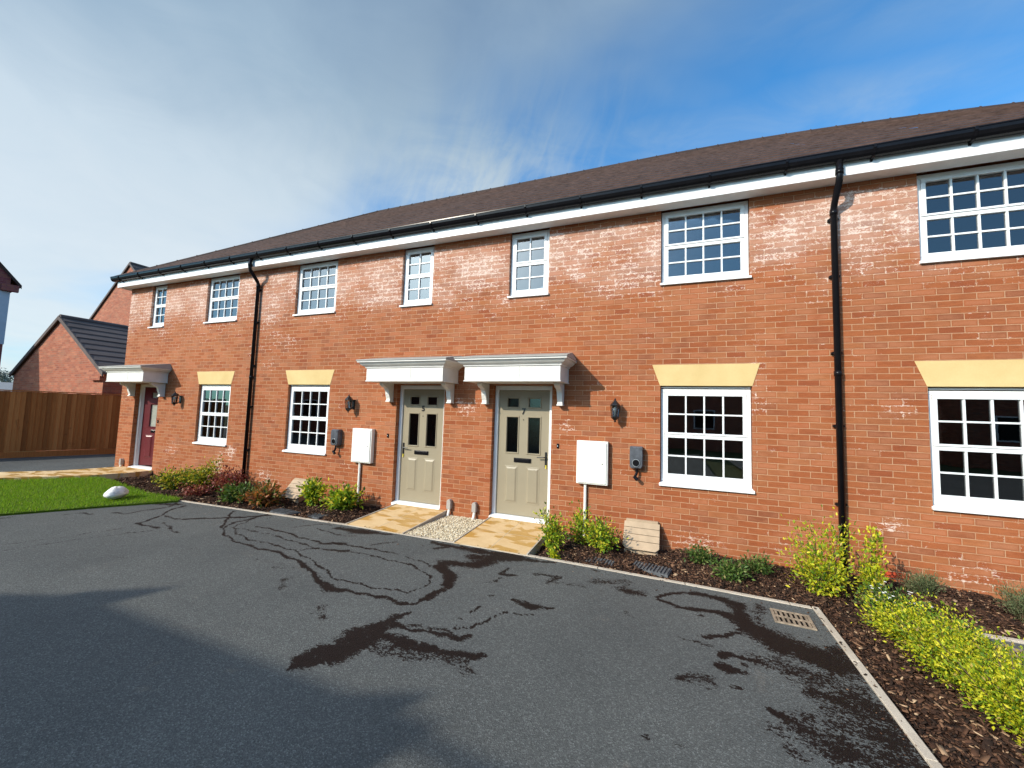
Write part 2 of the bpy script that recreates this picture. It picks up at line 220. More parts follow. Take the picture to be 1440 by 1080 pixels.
def brick_material(name, cols, mortar, efflor=0.0, spots=(), dark=1.0, mortar_size=0.0045):
    m_, g, b, o = mat(name); c = objc(g); x, y, z = g.sep(c)
    jx = g.math('MULTIPLY', g.math('SUBTRACT', g.noise(c, 9.0, 2), 0.5), 0.006)
    v = g.comb(g.math('ADD', g.math('ADD', x, y), jx), g.math('ADD', z, g.math('MULTIPLY', g.math('SUBTRACT', g.noise(c, 3.1, 2), 0.5), 0.008)), 0.0)
    bt = g.new('ShaderNodeTexBrick'); g.put(bt.inputs['Vector'], v)
    bt.inputs['Color1'].default_value = (0, 0, 0, 1); bt.inputs['Color2'].default_value = (1, 1, 1, 1); bt.inputs['Mortar'].default_value = (.5, .5, .5, 1)
    bt.inputs['Scale'].default_value = 1.0; bt.inputs['Mortar Size'].default_value = mortar_size; bt.inputs['Mortar Smooth'].default_value = 0.25
    bt.inputs['Brick Width'].default_value = 0.225; bt.inputs['Row Height'].default_value = 0.075
    rnd = g.sep(bt.outputs['Color'])[0]; fac = bt.outputs['Fac']
    bc = g.ramp(rnd, [(i/(len(cols)-1), q) for i, q in enumerate(cols)])
    streak = g.noise(g.mapping(c, (5, 5, 26)), 1.6, 4, 0.65)
    bc = g.mix(0.5, bc, g.ramp(streak, [(0.25, (0.62, 0.56, 0.54)), (0.75, (1.32, 1.28, 1.25))]), 'MULTIPLY')
    fine = g.noise(c, 85, 3, 0.7)
    b2 = g.new('ShaderNodeTexBrick'); g.put(b2.inputs['Vector'], v)
    b2.inputs['Scale'].default_value = 1.0; b2.inputs['Mortar Size'].default_value = 0.026; b2.inputs['Mortar Smooth'].default_value = 1.0
    b2.inputs['Brick Width'].default_value = 0.225; b2.inputs['Row Height'].default_value = 0.075
    halo = g.math('MULTIPLY', g.math('SUBTRACT', 1.0, b2.outputs['Fac']), g.map(g.math('ADD', g.noise(c, 2.6, 3, 0.6), g.math('MULTIPLY', g.math('SUBTRACT', rnd, 0.5), 0.5)), 0.42, 0.72))
    bc = g.mix(g.math('MULTIPLY', halo, 0.5), bc, (0.44, 0.185, 0.095))
    bc = g.mix(0.45, bc, g.ramp(fine, [(0.2, 0.6), (0.8, 1.38)]), 'MULTIPLY')
    large = g.noise(c, 0.55, 3, 0.6)
    bc = g.mix(0.6, bc, g.ramp(large, [(0.3, (0.84, 0.80, 0.80)), (0.7, (1.14, 1.16, 1.16))]), 'MULTIPLY')
    mfac = g.math('MULTIPLY', fac, g.map(g.noise(c, 3.5, 3, 0.6), 0.32, 0.58, 0.5, 1.0))
    colr = g.mix(mfac, bc, mortar)
    if efflor:
        zr = g.math('MULTIPLY', g.map(z, 2.75, 4.1), g.map(z, 4.62, 4.44))
        f = g.math('SUBTRACT', g.math('MULTIPLY', zr, efflor+0.25), 0.25)
        for (sx, sz, rx, rz, st_) in spots:
            d_ = g.vmath('LENGTH', g.comb(g.math('DIVIDE', g.math('SUBTRACT', x, sx), rx), g.math('DIVIDE', g.math('SUBTRACT', z, sz), rz), 0.0), out=1)
            f = g.math('MAXIMUM', f, g.map(g.math('ADD', d_, g.math('MULTIPLY', g.math('SUBTRACT', g.noise(c, 5.0, 3, 0.6), 0.5), 1.1)), 1.0, 0.1, -0.25, st_*0.72))
        n1 = g.noise(g.mapping(c, (1, 1, 1.6)), 1.3, 4, 0.65)
        f = g.math('ADD', f, g.math('MULTIPLY', g.math('SUBTRACT', n1, 0.51), 1.7))
        n2 = g.noise(g.mapping(c, (1, 1, 1.8)), 19.0, 6, 0.78, 1.6)
        f2 = g.math('ADD', f, g.math('MULTIPLY', g.math('SUBTRACT', n2, 0.5), 4.6))
        f2 = g.math('ADD', f2, g.math('MULTIPLY', g.math('SUBTRACT', rnd, 0.5), -0.55))
        f2 = g.math('ADD', f2, g.math('MULTIPLY', g.math('SUBTRACT', b2.outputs['Fac'], 0.5), 0.40))
        e = g.math('MULTIPLY', g.map(f2, 0.45, 0.95, 0.0, 1.0), g.map(fine, 0.25, 0.6, 0.5, 1.0))
        e = g.math('MAXIMUM', e, g.math('MULTIPLY', zr, g.map(f, 0.0, 0.8, 0.0, 0.30)))
        e = g.math('MULTIPLY', e, g.math('GREATER_THAN', 0.08, y))
        colr = g.mix(e, colr, (0.76, 0.60, 0.51))
    if dark != 1.0: colr = g.mix(1.0, colr, (dark, dark, dark), 'MULTIPLY')
    h = g.math('ADD', g.math('MULTIPLY', g.math('SUBTRACT', 1.0, fac), 1.0), g.math('MULTIPLY', fine, 0.45))
    h = g.math('ADD', h, g.math('MULTIPLY', streak, 0.5))
    setp(g, b, colr, 0.88, 0.25, None, h, 0.55, 0.005)
    return m_
BR = [(0.265, 0.073, 0.028), (0.330, 0.106, 0.039), (0.295, 0.085, 0.030), (0.335, 0.120, 0.047), (0.235, 0.075, 0.033), (0.315, 0.100, 0.036), (0.325, 0.085, 0.027)]
M = {}
M['brick'] = brick_material('red_brick', BR, (0.45, 0.255, 0.145), 0.50,
    [(-3.15, 1.72, .42, .3, .75), (-9.0, .62, .42, .26, .95), (-9.35, .25, .3, .5, .8), (2.45, 1.85, .3, .25, .6), (2.35, .52, .3, .2, .75), (3.0, .1, .4, .3, .5),
     (-11.0, .55, .4, .45, .5), (-7.9, .1, .6, .4, .4), (0.95, 2.0, .5, .7, .28), (-8.0, 2.9, 1.2, .8, .38), (0.3, .05, .6, .25, .4), (-1.5, 1.45, .3, .2, .45)])
M['brick_far'] = brick_material('brown_brick', [(0.30, 0.095, 0.055), (0.38, 0.125, 0.07), (0.25, 0.085, 0.055), (0.42, 0.15, 0.09), (0.16, .07, .055)], (0.34, 0.21, 0.15), 0.0)
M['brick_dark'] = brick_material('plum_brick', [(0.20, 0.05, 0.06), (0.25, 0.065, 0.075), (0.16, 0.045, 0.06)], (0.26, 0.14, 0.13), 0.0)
M['white'] = plain('white_upvc', (0.80, 0.80, 0.79), 0.32, 0.45, var=0.012, bstr=0.02)
M['white_paint'] = plain('white_board', (0.76, 0.755, 0.74), 0.45, 0.4, var=0.03, bstr=0.03)
M['grp'] = plain('white_moulding', (0.72, 0.70, 0.655), 0.42, 0.4, var=0.05, scale=3.3)
M['grey_lead'] = plain('grey_canopy_top', (0.30, 0.285, 0.26), 0.6, 0.4, var=0.06, scale=5)
M['black'] = plain('black_plastic', (0.008, 0.0075, 0.009), 0.2, 0.18, var=0.1, bstr=0.01)
M['black_metal'] = plain('black_metal', (0.012, 0.011, 0.011), 0.3, 0.5, var=0.1)
M['beige'] = plain('beige_door_paint', (0.285, 0.242, 0.165), 0.42, 0.4, var=0.02, scale=3, bstr=0.08, bscale=90)
M['red'] = plain('dark_red_door_paint', (0.115, 0.010, 0.016), 0.38, 0.4, var=0.03, scale=3)
M['room'] = plain('room_plaster', (0.42, 0.41, 0.39), 0.8, 0.2)
M['curtain'] = plain('curtain_fabric', (0.5, 0.5, 0.48), 0.9, 0.1)
M['meter'] = plain('cream_white_box', (0.80, 0.785, 0.72), 0.38, 0.45, var=0.015)
M['tan'] = plain('tan_plastic', (0.42, 0.31, 0.205), 0.55, 0.35, var=0.06, scale=9)
M['vent'] = plain('grey_pipe_cap', (0.38, 0.345, 0.31), 0.55, 0.35, var=0.04)
M['lintel'] = None
m_, g, b, o = mat('cream_cast_stone'); c = objc(g)
n = g.noise(c, 1.8, 5, 0.6); n2 = g.noise(c, 160, 3, 0.7)
cc = g.ramp(n, [(0.3, (0.57, 0.405, 0.175)), (0.7, (0.68, 0.51, 0.245))])
setp(g, b, g.mix(0.35, cc, g.ramp(n2, [(0.3, 0.75), (0.7, 1.2)]), 'MULTIPLY'), 0.85, 0.2, None, n2, 0.25, 0.003); M['lintel'] = m_
# charger shell: graphite, glossy
M['charger'] = plain('graphite_shell', (0.09, 0.095, 0.108), 0.2, 0.6, var=0.15, scale=14)
M['ring'] = plain('grey_ring', (0.25, 0.27, 0.28), 0.3, 0.5)
M['iron'] = plain('worn_iron', (0.30, 0.235, 0.17), 0.7, 0.4, metal=0.2, var=0.2, scale=25, bstr=0.3)
M['pit'] = plain('dark_pit', (0.01, 0.009, 0.008), 0.9, 0.1)
M['slate'] = plain('grey_rubber_cover', (0.095, 0.10, 0.105), 0.8, 0.3, var=0.25, scale=30, bstr=0.4)
M['stem'] = plain('woody_stem', (0.12, 0.085, 0.05), 0.85, 0.2, var=0.2, scale=30)
M['key'] = plain('yellow_tag', (0.75, 0.62, 0.05), 0.5)
M['silver'] = plain('brushed_steel', (0.55, 0.55, 0.54), 0.35, 0.5, metal=0.8)
M['render'] = plain('pale_grey_render', (0.46, 0.50, 0.56), 0.9, 0.2, var=0.03, scale=3, bstr=0.2)
M['lead'] = plain('grey_far_roof', (0.22, 0.22, 0.23), 0.8)

def glass_mat(name, ior, tint, rough=0.0, wav=0.0):
    m_ = bpy.data.materials.new(name); m_.use_nodes = True; nt = m_.node_tree; nt.nodes.clear(); g = N(nt)
    t = g.new('ShaderNodeBsdfTransparent'); g.put(t.inputs[0], tint)
    s_ = g.new('ShaderNodeBsdfGlossy'); s_.inputs['Roughness'].default_value = rough
    fr = g.new('ShaderNodeFresnel'); fr.inputs['IOR'].default_value = ior
    if wav:
        bmp = g.new('ShaderNodeBump'); bmp.inputs['Strength'].default_value = wav; bmp.inputs['Distance'].default_value = 0.01
        g.put(bmp.inputs['Height'], g.noise(objc(g), 2.3, 2)); g.put(s_.inputs['Normal'], bmp.outputs[0])
    mx = g.new('ShaderNodeMixShader'); g.put(mx.inputs[0], fr.outputs[0]); nt.links.new(t.outputs[0], mx.inputs[1]); nt.links.new(s_.outputs[0], mx.inputs[2])
    o = g.new('ShaderNodeOutputMaterial'); nt.links.new(mx.outputs[0], o.inputs[0]); return m_
M['glass'] = glass_mat('window_glass', 2.35, (0.62, 0.64, 0.64), 0.0, 0.05)
M['door_glass'] = glass_mat('obscured_glass', 1.6, (0.25, 0.27, 0.27), 0.12, 0.4)
M['lamp_glass'] = glass_mat('lantern_glass', 1.5, (0.75, 0.76, 0.76), 0.02)

# roof tiles
def tile_material(name, c1, c2, c3):
    m_, g, b, o = mat(name); c = objc(g); x, y, z = g.sep(c)
    bt = g.new('ShaderNodeTexBrick'); g.put(bt.inputs['Vector'], g.comb(x, g.math('ADD', z, 20.0), 0.0))
    bt.inputs['Color1'].default_value = (0, 0, 0, 1); bt.inputs['Color2'].default_value = (1, 1, 1, 1); bt.inputs['Mortar'].default_value = (.5, .5, .5, 1)
    bt.inputs['Scale'].default_value = 1; bt.inputs['Brick Width'].default_value = 0.30; bt.inputs['Row Height'].default_value = 60.0; bt.inputs['Mortar Size'].default_value = 0.007
    bt.inputs['Mortar Smooth'].default_value = 0.1
    rnd = g.sep(bt.outputs['Color'])[0]
    n = g.noise(c, 1.1, 4, 0.6); f = g.noise(c, 70, 3, 0.7)
    q = g.ramp(g.math('ADD', g.math('MULTIPLY', rnd, 0.16), g.math('MULTIPLY', n, 0.8)), [(0.2, c1), (0.5, c2), (0.85, c3)])
    q = g.mix(0.5, q, g.ramp(f, [(0.25, 0.65), (0.75, 1.35)]), 'MULTIPLY')
    q = g.mix(g.math('MULTIPLY', bt.outputs['Fac'], 0.55), q, (0.02, 0.015, 0.013))
    setp(g, b, q, 0.8, 0.3, None, f, 0.3, 0.004); return m_
M['tile'] = tile_material('brown_roof_tile', (0.030, 0.018, 0.015), (0.048, 0.028, 0.023), (0.075, 0.045, 0.036))
M['tile_edge'] = plain('lit_tile_edge', (0.165, 0.098, 0.078), 0.85, 0.2, var=0.22, scale=7, bstr=0.3)  # butt faces coloured lighter: the light they catch is put into the colour
M['tile_grey'] = tile_material('grey_roof_tile', (0.075, 0.058, 0.054), (0.105, 0.082, 0.077), (0.14, 0.112, 0.103))

# asphalt with the wet patches left by a hose
m_, g, b, o = mat('asphalt'); c = objc(g)
wa = g.new('ShaderNodeAttribute'); wa.attribute_name = 'wet'; w = wa.outputs['Fac']
nA = g.noise(g.mapping(c, (0.8, 1.5, 1)), 11, 4, 0.62, 0.6); nB = g.noise(g.mapping(c, (1, 1.5, 1)), 38, 3, 0.7); nC = g.noise(c, 95, 2, 0.6)
grain = g.noise(c, 150, 3, 0.8)
vor = g.new('ShaderNodeTexVoronoi'); g.put(vor.inputs['Vector'], c); vor.inputs['Scale'].default_value = 140
f = g.math('ADD', w, g.math('MULTIPLY', g.math('SUBTRACT', nA, 0.5), 1.1)); f = g.math('ADD', f, g.math('MULTIPLY', g.math('SUBTRACT', nB, 0.5), 1.5))
f = g.math('ADD', f, g.math('MULTIPLY', g.math('SUBTRACT', nC, 0.5), 1.0))
wet = g.math('MULTIPLY', g.map(f, 0.46, 0.54), g.map(w, 0.04, 0.22))
dry = g.ramp(g.noise(c, 0.5, 5, 0.62), [(0.3, (0.079, 0.084, 0.083)), (0.7, (0.113, 0.118, 0.113))])
dry = g.mix(0.9, dry, g.ramp(g.sep(vor.outputs['Color'])[0], [(0.1, 0.68), (0.8, 1.12), (0.97, 1.7)]), 'MULTIPLY')
dry = g.mix(0.7, dry, g.ramp(grain, [(0.3, 0.5), (0.7, 1.5)]), 'MULTIPLY')
soil = g.math('MULTIPLY', g.map(g.noise(c, 1.6, 5, 0.7, 1.0), 0.60, 0.78, 0.0, 0.3), g.map(g.noise(c, 22, 3, 0.7), 0.4, 0.6))
dry = g.mix(soil, dry, (0.27, 0.22, 0.17))
wetc = g.ramp(nB, [(0.3, (0.007, 0.005, 0.005)), (0.7, (0.016, 0.011, 0.010))])
setp(g, b, g.mix(wet, dry, wetc), g.mix(wet, (0.85,)*3, (0.6,)*3), g.mix(wet, (0.25,)*3, (0.12,)*3), None, g.math('ADD', g.math('MULTIPLY', grain, 0.6), vor.outputs['Distance']), 0.55, 0.006)
M['asphalt'] = m_
m_, g, b, o = mat('soil_ground'); c = objc(g)
setp(g, b, g.ramp(g.noise(c, 0.2, 5), [(0.3, (0.06, 0.075, 0.03)), (0.7, (0.11, 0.12, 0.05))]), 0.95, 0.1); M['ground'] = m_
m_, g, b, o = mat('turf'); c = objc(g)
setp(g, b, g.ramp(g.noise(c, 14, 4), [(0.3, (0.04, 0.07, 0.006)), (0.7, (0.09, 0.14, 0.012))]), 0.95, 0.1, None, g.noise(c, 60, 3), 0.6, 0.02); M['turf'] = m_
m_, g, b, o = mat('concrete_edging'); c = objc(g)
n = g.noise(c, 3, 5, 0.65); n2 = g.noise(c, 90, 3, 0.75)
q = g.ramp(n, [(0.3, (0.40, 0.34, 0.27)), (0.7, (0.56, 0.49, 0.40))])
setp(g, b, g.mix(0.6, q, g.ramp(n2, [(0.25, 0.68), (0.75, 1.28)]), 'MULTIPLY'), 0.9, 0.2, None, n2, 0.35, 0.004); M['kerb'] = m_
m_, g, b, o = mat('sand_flagstone'); c = objc(g)
bt = g.new('ShaderNodeTexBrick'); bt.offset = 0.0; g.put(bt.inputs['Vector'], g.mapping(c, (1, 1, 1), (0, 0, 0), (0.0, 0.0, 0)))
bt.inputs['Scale'].default_value = 1; bt.inputs['Brick Width'].default_value = 0.51; bt.inputs['Row Height'].default_value = 0.585; bt.inputs['Mortar Size'].default_value = 0.006
bt.inputs['Color1'].default_value = (0, 0, 0, 1); bt.inputs['Color2'].default_value = (1, 1, 1, 1)
n = g.noise(c, 5, 4, 0.6); n2 = g.noise(c, 120, 3, 0.7)
q = g.ramp(g.math('ADD', g.math('MULTIPLY', g.sep(bt.outputs['Color'])[0], 0.35), g.math('MULTIPLY', n, 0.65)), [(0.25, (0.60, 0.40, 0.19)), (0.75, (0.76, 0.56, 0.32))])
q = g.mix(0.3, q, g.ramp(n2, [(0.25, 0.7), (0.75, 1.25)]), 'MULTIPLY')
wetp = g.map(g.noise(g.mapping(c, (1.1, 2.6, 1)), 1.9, 3, 0.5, 0.6), 0.49, 0.53)
q = g.mix(g.math('MULTIPLY', wetp, 0.85), q, (0.46, 0.24, 0.035)); q = g.mix(bt.outputs['Fac'], q, (0.50, 0.38, 0.24))
setp(g, b, q, g.mix(wetp, (0.85,)*3, (0.35,)*3), 0.4, None, g.math('SUBTRACT', g.math('MULTIPLY', n2, 0.4), bt.outputs['Fac']), 0.4, 0.004); M['flag'] = m_
m_, g, b, o = mat('mulch_soil'); c = objc(g)
setp(g, b, g.ramp(g.noise(c, 30, 4, 0.7), [(0.3, (0.018, 0.009, 0.006)), (0.7, (0.06, 0.028, 0.016))]), 0.95, 0.15, None, g.noise(c, 45, 4), 0.9, 0.03); M['soil'] = m_
def island(name, stops, rough=0.8, trans=0.0, spec=0.3):
    m_ = bpy.data.materials.new(name); m_.use_nodes = True; nt = m_.node_tree; nt.nodes.clear(); g = N(nt)
    ge = g.new('ShaderNodeNewGeometry'); r_ = g.ramp(ge.outputs['Random Per Island'], stops)
    b = g.new('ShaderNodeBsdfPrincipled'); setp(g, b, r_, rough, spec)
    o = g.new('ShaderNodeOutputMaterial'); out = b.outputs[0]
    if trans:
        tl = g.new('ShaderNodeBsdfTranslucent'); g.put(tl.inputs[0], g.mix(1.0, r_, (1.5, 1.5, 0.8), 'MULTIPLY'))
        mx = g.new('ShaderNodeMixShader'); mx.inputs[0].default_value = trans; nt.links.new(b.outputs[0], mx.inputs[1]); nt.links.new(tl.outputs[0], mx.inputs[2]); out = mx.outputs[0]
    nt.links.new(out, o.inputs[0]); return m_
M['chips'] = island('bark_chips', [(0, (0.016, 0.009, 0.006)), (0.5, (0.046, 0.021, 0.012)), (0.82, (0.098, 0.046, 0.025)), (0.96, (0.21, 0.115, 0.065)), (1, (0.48, 0.33, 0.20))], 0.9)
M['gravel'] = island('buff_gravel', [(0, (0.36, 0.27, 0.16)), (0.4, (0.56, 0.46, 0.31)), (0.8, (0.72, 0.62, 0.45)), (1, (0.82, 0.76, 0.62))], 0.85)
M['grass'] = island('grass_blades', [(0, (0.085, 0.18, 0.008)), (0.5, (0.165, 0.305, 0.011)), (0.9, (0.20, 0.33, 0.022)), (1, (0.34, 0.33, 0.08))], 0.7, 0.35)
M['gold'] = island('golden_leaf', [(0, (0.07, 0.15, 0.015)), (0.25, (0.20, 0.31, 0.018)), (0.55, (0.42, 0.46, 0.020)), (0.85, (0.66, 0.60, 0.028)), (0.95, (0.72, 0.62, 0.06)), (1, (0.34, 0.22, 0.10))], 0.55, 0.35)
M['lime'] = island('lime_leaf', [(0, (0.04, 0.11, 0.012)), (0.35, (0.13, 0.24, 0.018)), (0.6, (0.32, 0.42, 0.025)), (0.9, (0.60, 0.56, 0.04)), (1, (0.68, 0.48, 0.06))], 0.5, 0.3)
M['varieg'] = island('variegated_leaf', [(0, (0.035, 0.08, 0.015)), (0.3, (0.09, 0.17, 0.02)), (0.55, (0.34, 0.36, 0.03)), (0.85, (0.60, 0.50, 0.04)), (1, (0.55, 0.30, 0.08))], 0.5, 0.25)
M['redleaf'] = island('red_leaf', [(0, (0.10, 0.020, 0.018)), (0.4, (0.20, 0.035, 0.030)), (0.75, (0.30, 0.075, 0.055)), (1, (0.36, 0.20, 0.13))], 0.5, 0.2)
M['bronze'] = island('bronze_leaf', [(0, (0.05, 0.09, 0.02)), (0.35, (0.12, 0.13, 0.03)), (0.6, (0.26, 0.10, 0.035)), (0.9, (0.42, 0.13, 0.05)), (1, (0.48, 0.28, 0.10))], 0.5, 0.25)
M['green'] = island('green_leaf', [(0, (0.03, 0.065, 0.015)), (0.5, (0.065, 0.125, 0.025)), (0.85, (0.13, 0.20, 0.04)), (1, (0.34, 0.28, 0.12))], 0.5, 0.25)
M['sage'] = island('grey_green_needle', [(0, (0.07, 0.10, 0.045)), (0.5, (0.13, 0.17, 0.075)), (1, (0.24, 0.25, 0.13))], 0.7, 0.2)
M['bright_brick'] = plain('bright_red_brick', (0.52, 0.075, 0.03), 0.85, 0.2, var=0.08, scale=30, bstr=0.3)
M['pane_glare'] = plain('glare_pane', (0.36, 0.37, 0.32), 0.35, 0.4)  # opaque pale grey: the reflection in the red door's glass painted as colour
M['petal'] = plain('white_petal', (0.8, 0.8, 0.76), 0.7, 0.2)
M['fartree'] = island('distant_twigs', [(0, (0.16, 0.17, 0.14)), (1, (0.27, 0.27, 0.22))], 0.9)
m_, g, b, o = mat('brown_fence_board'); c = objc(g)
ge = g.new('ShaderNodeNewGeometry'); ri = ge.outputs['Random Per Island']
gr = g.noise(g.mapping(c, (20, 20, 1.5)), 2.0, 4, 0.6, 0.8)
q = g.ramp(g.math('ADD', g.math('MULTIPLY', ri, 0.5), g.math('MULTIPLY', gr, 0.5)), [(0.2, (0.22, 0.078, 0.022)), (0.5, (0.40, 0.150, 0.042)), (0.85, (0.58, 0.25, 0.080))])
q = g.mix(g.map(g.noise(c, 2.2, 4, 0.7, 1.0), 0.6, 0.75, 0.0, 0.6), q, (0.05, 0.02, 0.010))
setp(g, b, q, 0.85, 0.2, None, gr, 0.3, 0.004); M['fence'] = m_
m_, g, b, o = mat('white_stone'); c = objc(g)
setp(g, b, g.ramp(g.noise(g.mapping(c, (2, 2, 9), (0.25, 0.1, 0)), 4, 4, 0.6, 0.6), [(0.3, (0.5, 0.5, 0.5)), (0.5, (0.76, 0.75, 0.72)), (0.8, (0.82, 0.81, 0.78))]), 0.92, 0.15, None, g.noise(c, 12, 4), 0.7, 0.03); M['stone'] = m_

# ------------------------------------------------------------------ ground
def kerb_y(x): return float(np.interp(x, [-8.1, -6.0, -4.53, -2.59, -0.62, 0.38, 1.24], [-1.40, -1.285, -1.20, -1.185, -1.215, -1.255, -1.304]))
tag(MB().add([(-900, -900, -.30), (900, -900, -.30), (900, 900, -.30), (-900, 900, -.30)], [(0, 1, 2, 3)]).build('ground', M['ground']), kind='structure')
ZA = -0.08
xs = np.concatenate([np.linspace(-40, -10.2, 20), np.arange(-10, 1.225, 0.022), [1.225]])
dn = np.concatenate([[0], np.arange(0.02, 3.3, 0.022), np.linspace(3.4, 14, 20)])
X, Dn = np.meshgrid(xs, dn); Ky = np.interp(X, [-8.1, -6.0, -4.53, -2.59, -0.62, 0.38, 1.24], [-1.40, -1.285, -1.20, -1.185, -1.215, -1.255, -1.304])
Ky = np.where(X < -8.1, -1.55, Ky); Y = Ky-Dn
wet_ = np.zeros(X.shape)
wX = X+.016*np.sin(9*X+14*Y)+.011*np.sin(31*X-23*Y+1)+.006*np.sin(71*X+57*Y); wY = Y+.014*np.sin(11*X-13*Y+2)+.010*np.sin(27*X+33*Y)+.006*np.sin(66*X-61*Y)
for st_, pts in STROKES:
    for (x0, y0, w0), (x1, y1, w1) in zip(pts[:-1], pts[1:]):
        mw = 2.2*max(w0, w1, .02)
        sel = (X > min(x0, x1)-mw) & (X < max(x0, x1)+mw) & (Y > min(y0, y1)-mw) & (Y < max(y0, y1)+mw)
        if not sel.any(): continue
        px, py = wX[sel], wY[sel]; L2 = (x1-x0)**2+(y1-y0)**2+1e-9
        t = np.clip(((px-x0)*(x1-x0)+(py-y0)*(y1-y0))/L2, 0, 1)
        d_ = np.hypot(px-x0-t*(x1-x0), py-y0-t*(y1-y0)); ww = np.maximum((w0+t*(w1-w0))*.86, .0095)
        wet_[sel] = np.maximum(wet_[sel], st_*.93*np.exp(-0.69*(d_/ww)**2.2))
V = np.stack([X.ravel(), Y.ravel(), np.full(X.size, ZA)], -1)
nx, ny = len(xs), len(dn); I = (np.arange(ny-1)[:, None]*nx+np.arange(nx-1)[None]).ravel()
asp = np_mesh('asphalt_parking', V, np.stack([I, I+nx, I+nx+1, I+1], -1), [M['asphalt']])
at = asp.data.attributes.new('wet', 'FLOAT', 'POINT'); at.data.foreach_set('value', wet_.ravel().astype(np.float32))
tag(asp, kind='structure')
# second bay beyond the planted strip, right
tag(MB().add([(2.30, -1.27, ZA), (2.30, -14, ZA), (30, -14, ZA), (30, -1.27, ZA)], [(0, 1, 2, 3)]).build('asphalt_bay', M['asphalt']), kind='structure')
tag(MB().add([(-40, -15.5, ZA+.004), (40, -15.5, ZA+.004), (40, -20.5, ZA+.004), (-40, -20.5, ZA+.004)], [(0, 3, 2, 1)]).build('road', M['asphalt']), kind='structure') if False else None
# driveway by the fence
tag(MB().prism([(-13.5, -2.3), (-12.9, -0.9), (-12.6, 0.0), (-12.6, 9.5), (-16.2, 9.5), (-17.6, -1.4), (-19.0, -6.0), (-15.6, -6.0)], -.25, -.035, 'z').build('driveway', M['asphalt']), kind='structure')
# kerb edgings: separate lengths with thin joints
kb = MB(); x = -8.1
def kseg(xa, xb):
    kb.prism([(xa, kerb_y(xa)-.004), (xb, kerb_y(xb)-.004), (xb, kerb_y(xb)+.052), (xa, kerb_y(xa)+.052)], -.24, -.072+random.uniform(-.002, .003), 'z')
while x < 1.2: kseg(x+.003, min(x+.915, 1.222)-.003); x += .915
y = -1.26
while y > -7:
    kb.box(1.226, 1.28, y-.91, y-.004, -.24, -.066+random.uniform(-.002, .003)); y -= .915
kb.box(2.25, 2.30, -7, -1.68, -.24, -.068)
x = 1.98
while x < 8: kb.box(x, x+.905, -1.262, -1.21, -.24, -.066); x += .915
kb.prism([(2.25, -1.676), (2.30, -1.676), (2.055, -1.27), (2.0, -1.27)], -.24, -.067, 'z')
tag(kb.build('kerb', M['kerb'], bevel=.004), kind='structure')

# planted beds: uneven soil under bark chips
def bed_z(x, y): return -.125+.018*np.sin(x*3.1+y*2)+.014*np.sin(x*7.3-y*5.1)+.010*np.sin(x*15+y*11)
def bed(poly, name):
    xs_ = [p[0] for p in poly]; ys_ = [p[1] for p in poly]
    gx = np.arange(min(xs_), max(xs_)+.05, .05); gy = np.arange(min(ys_), max(ys_)+.05, .05)
    X, Y = np.meshgrid(gx, gy); V = np.stack([X.ravel(), Y.ravel(), bed_z(X, Y).ravel()], -1); n_ = len(gx)
    I = (np.arange(len(gy)-1)[:, None]*n_+np.arange(n_-1)[None]).ravel()
    ok = inside(V[I, 0]+.025, V[I, 1]+.025, poly); I = I[ok]
    return V, np.stack([I, I+1, I+n_+1, I+n_], -1)
def inside(px, py, poly):
    c_ = np.zeros(len(px), bool); n_ = len(poly)
    for i in range(n_):
        x1, y1 = poly[i]; x2, y2 = poly[(i+1) % n_]
        cnd = ((y1 > py) != (y2 > py)) & (px < (x2-x1)*(py-y1)/(y2-y1+1e-12)+x1); c_ ^= cnd
    return c_
BEDS = [[(-12.3, .08), (-12.2, -.88), (-11.0, -1.02), (-10.2, -1.17), (-9.15, -1.34), (-8.1, -1.37), (-6.0, -1.25), (-4.50, -1.16), (-4.50, .08)],
        [(-1.62, .08), (-1.62, -1.14), (-.6, -1.17), (.38, -1.21), (1.25, -1.26), (1.25, -7), (2.28, -7), (2.28, -1.75), (2.05, -1.24), (8, -1.24), (8, .08)]]
VV = []; FF = []; off = 0
for bp_ in BEDS:
    v, f_ = bed(bp_, ''); VV.append(v); FF.append(f_+off); off += len(v)
tag(np_mesh('planting_bed', np.concatenate(VV), np.concatenate(FF), [M['soil']], smooth=True), kind='structure')

def scatter_boxes(pts, sz, rot, tilt):
    """pts (n,3), sz (n,3) half sizes -> box mesh arrays"""
    n_ = len(pts); base = np.array([(x, y, z) for z in (-1, 1) for y in (-1, 1) for x in (-1, 1)], float)
    v = base[None]*sz[:, None]
    v[:, :, 0] *= np.where(base[None, :, 1] > 0, .72, 1.0)
    ca, sa = np.cos(tilt[:, 0]), np.sin(tilt[:, 0]); y_, z_ = v[..., 1]*ca[:, None]-v[..., 2]*sa[:, None], v[..., 1]*sa[:, None]+v[..., 2]*ca[:, None]; v[..., 1], v[..., 2] = y_, z_
    ca, sa = np.cos(tilt[:, 1]), np.sin(tilt[:, 1]); x_, z_ = v[..., 0]*ca[:, None]+v[..., 2]*sa[:, None], -v[..., 0]*sa[:, None]+v[..., 2]*ca[:, None]; v[..., 0], v[..., 2] = x_, z_
    ca, sa = np.cos(rot), np.sin(rot); x_, y_ = v[..., 0]*ca[:, None]-v[..., 1]*sa[:, None], v[..., 0]*sa[:, None]+v[..., 1]*ca[:, None]; v[..., 0], v[..., 1] = x_, y_
    v += pts[:, None]
    q = np.array([(0, 2, 3, 1), (4, 5, 7, 6), (0, 1, 5, 4), (2, 6, 7, 3), (0, 4, 6, 2), (1, 3, 7, 5)])
    return v.reshape(-1, 3), (q[None]+8*np.arange(n_)[:, None, None]).reshape(-1, 4)
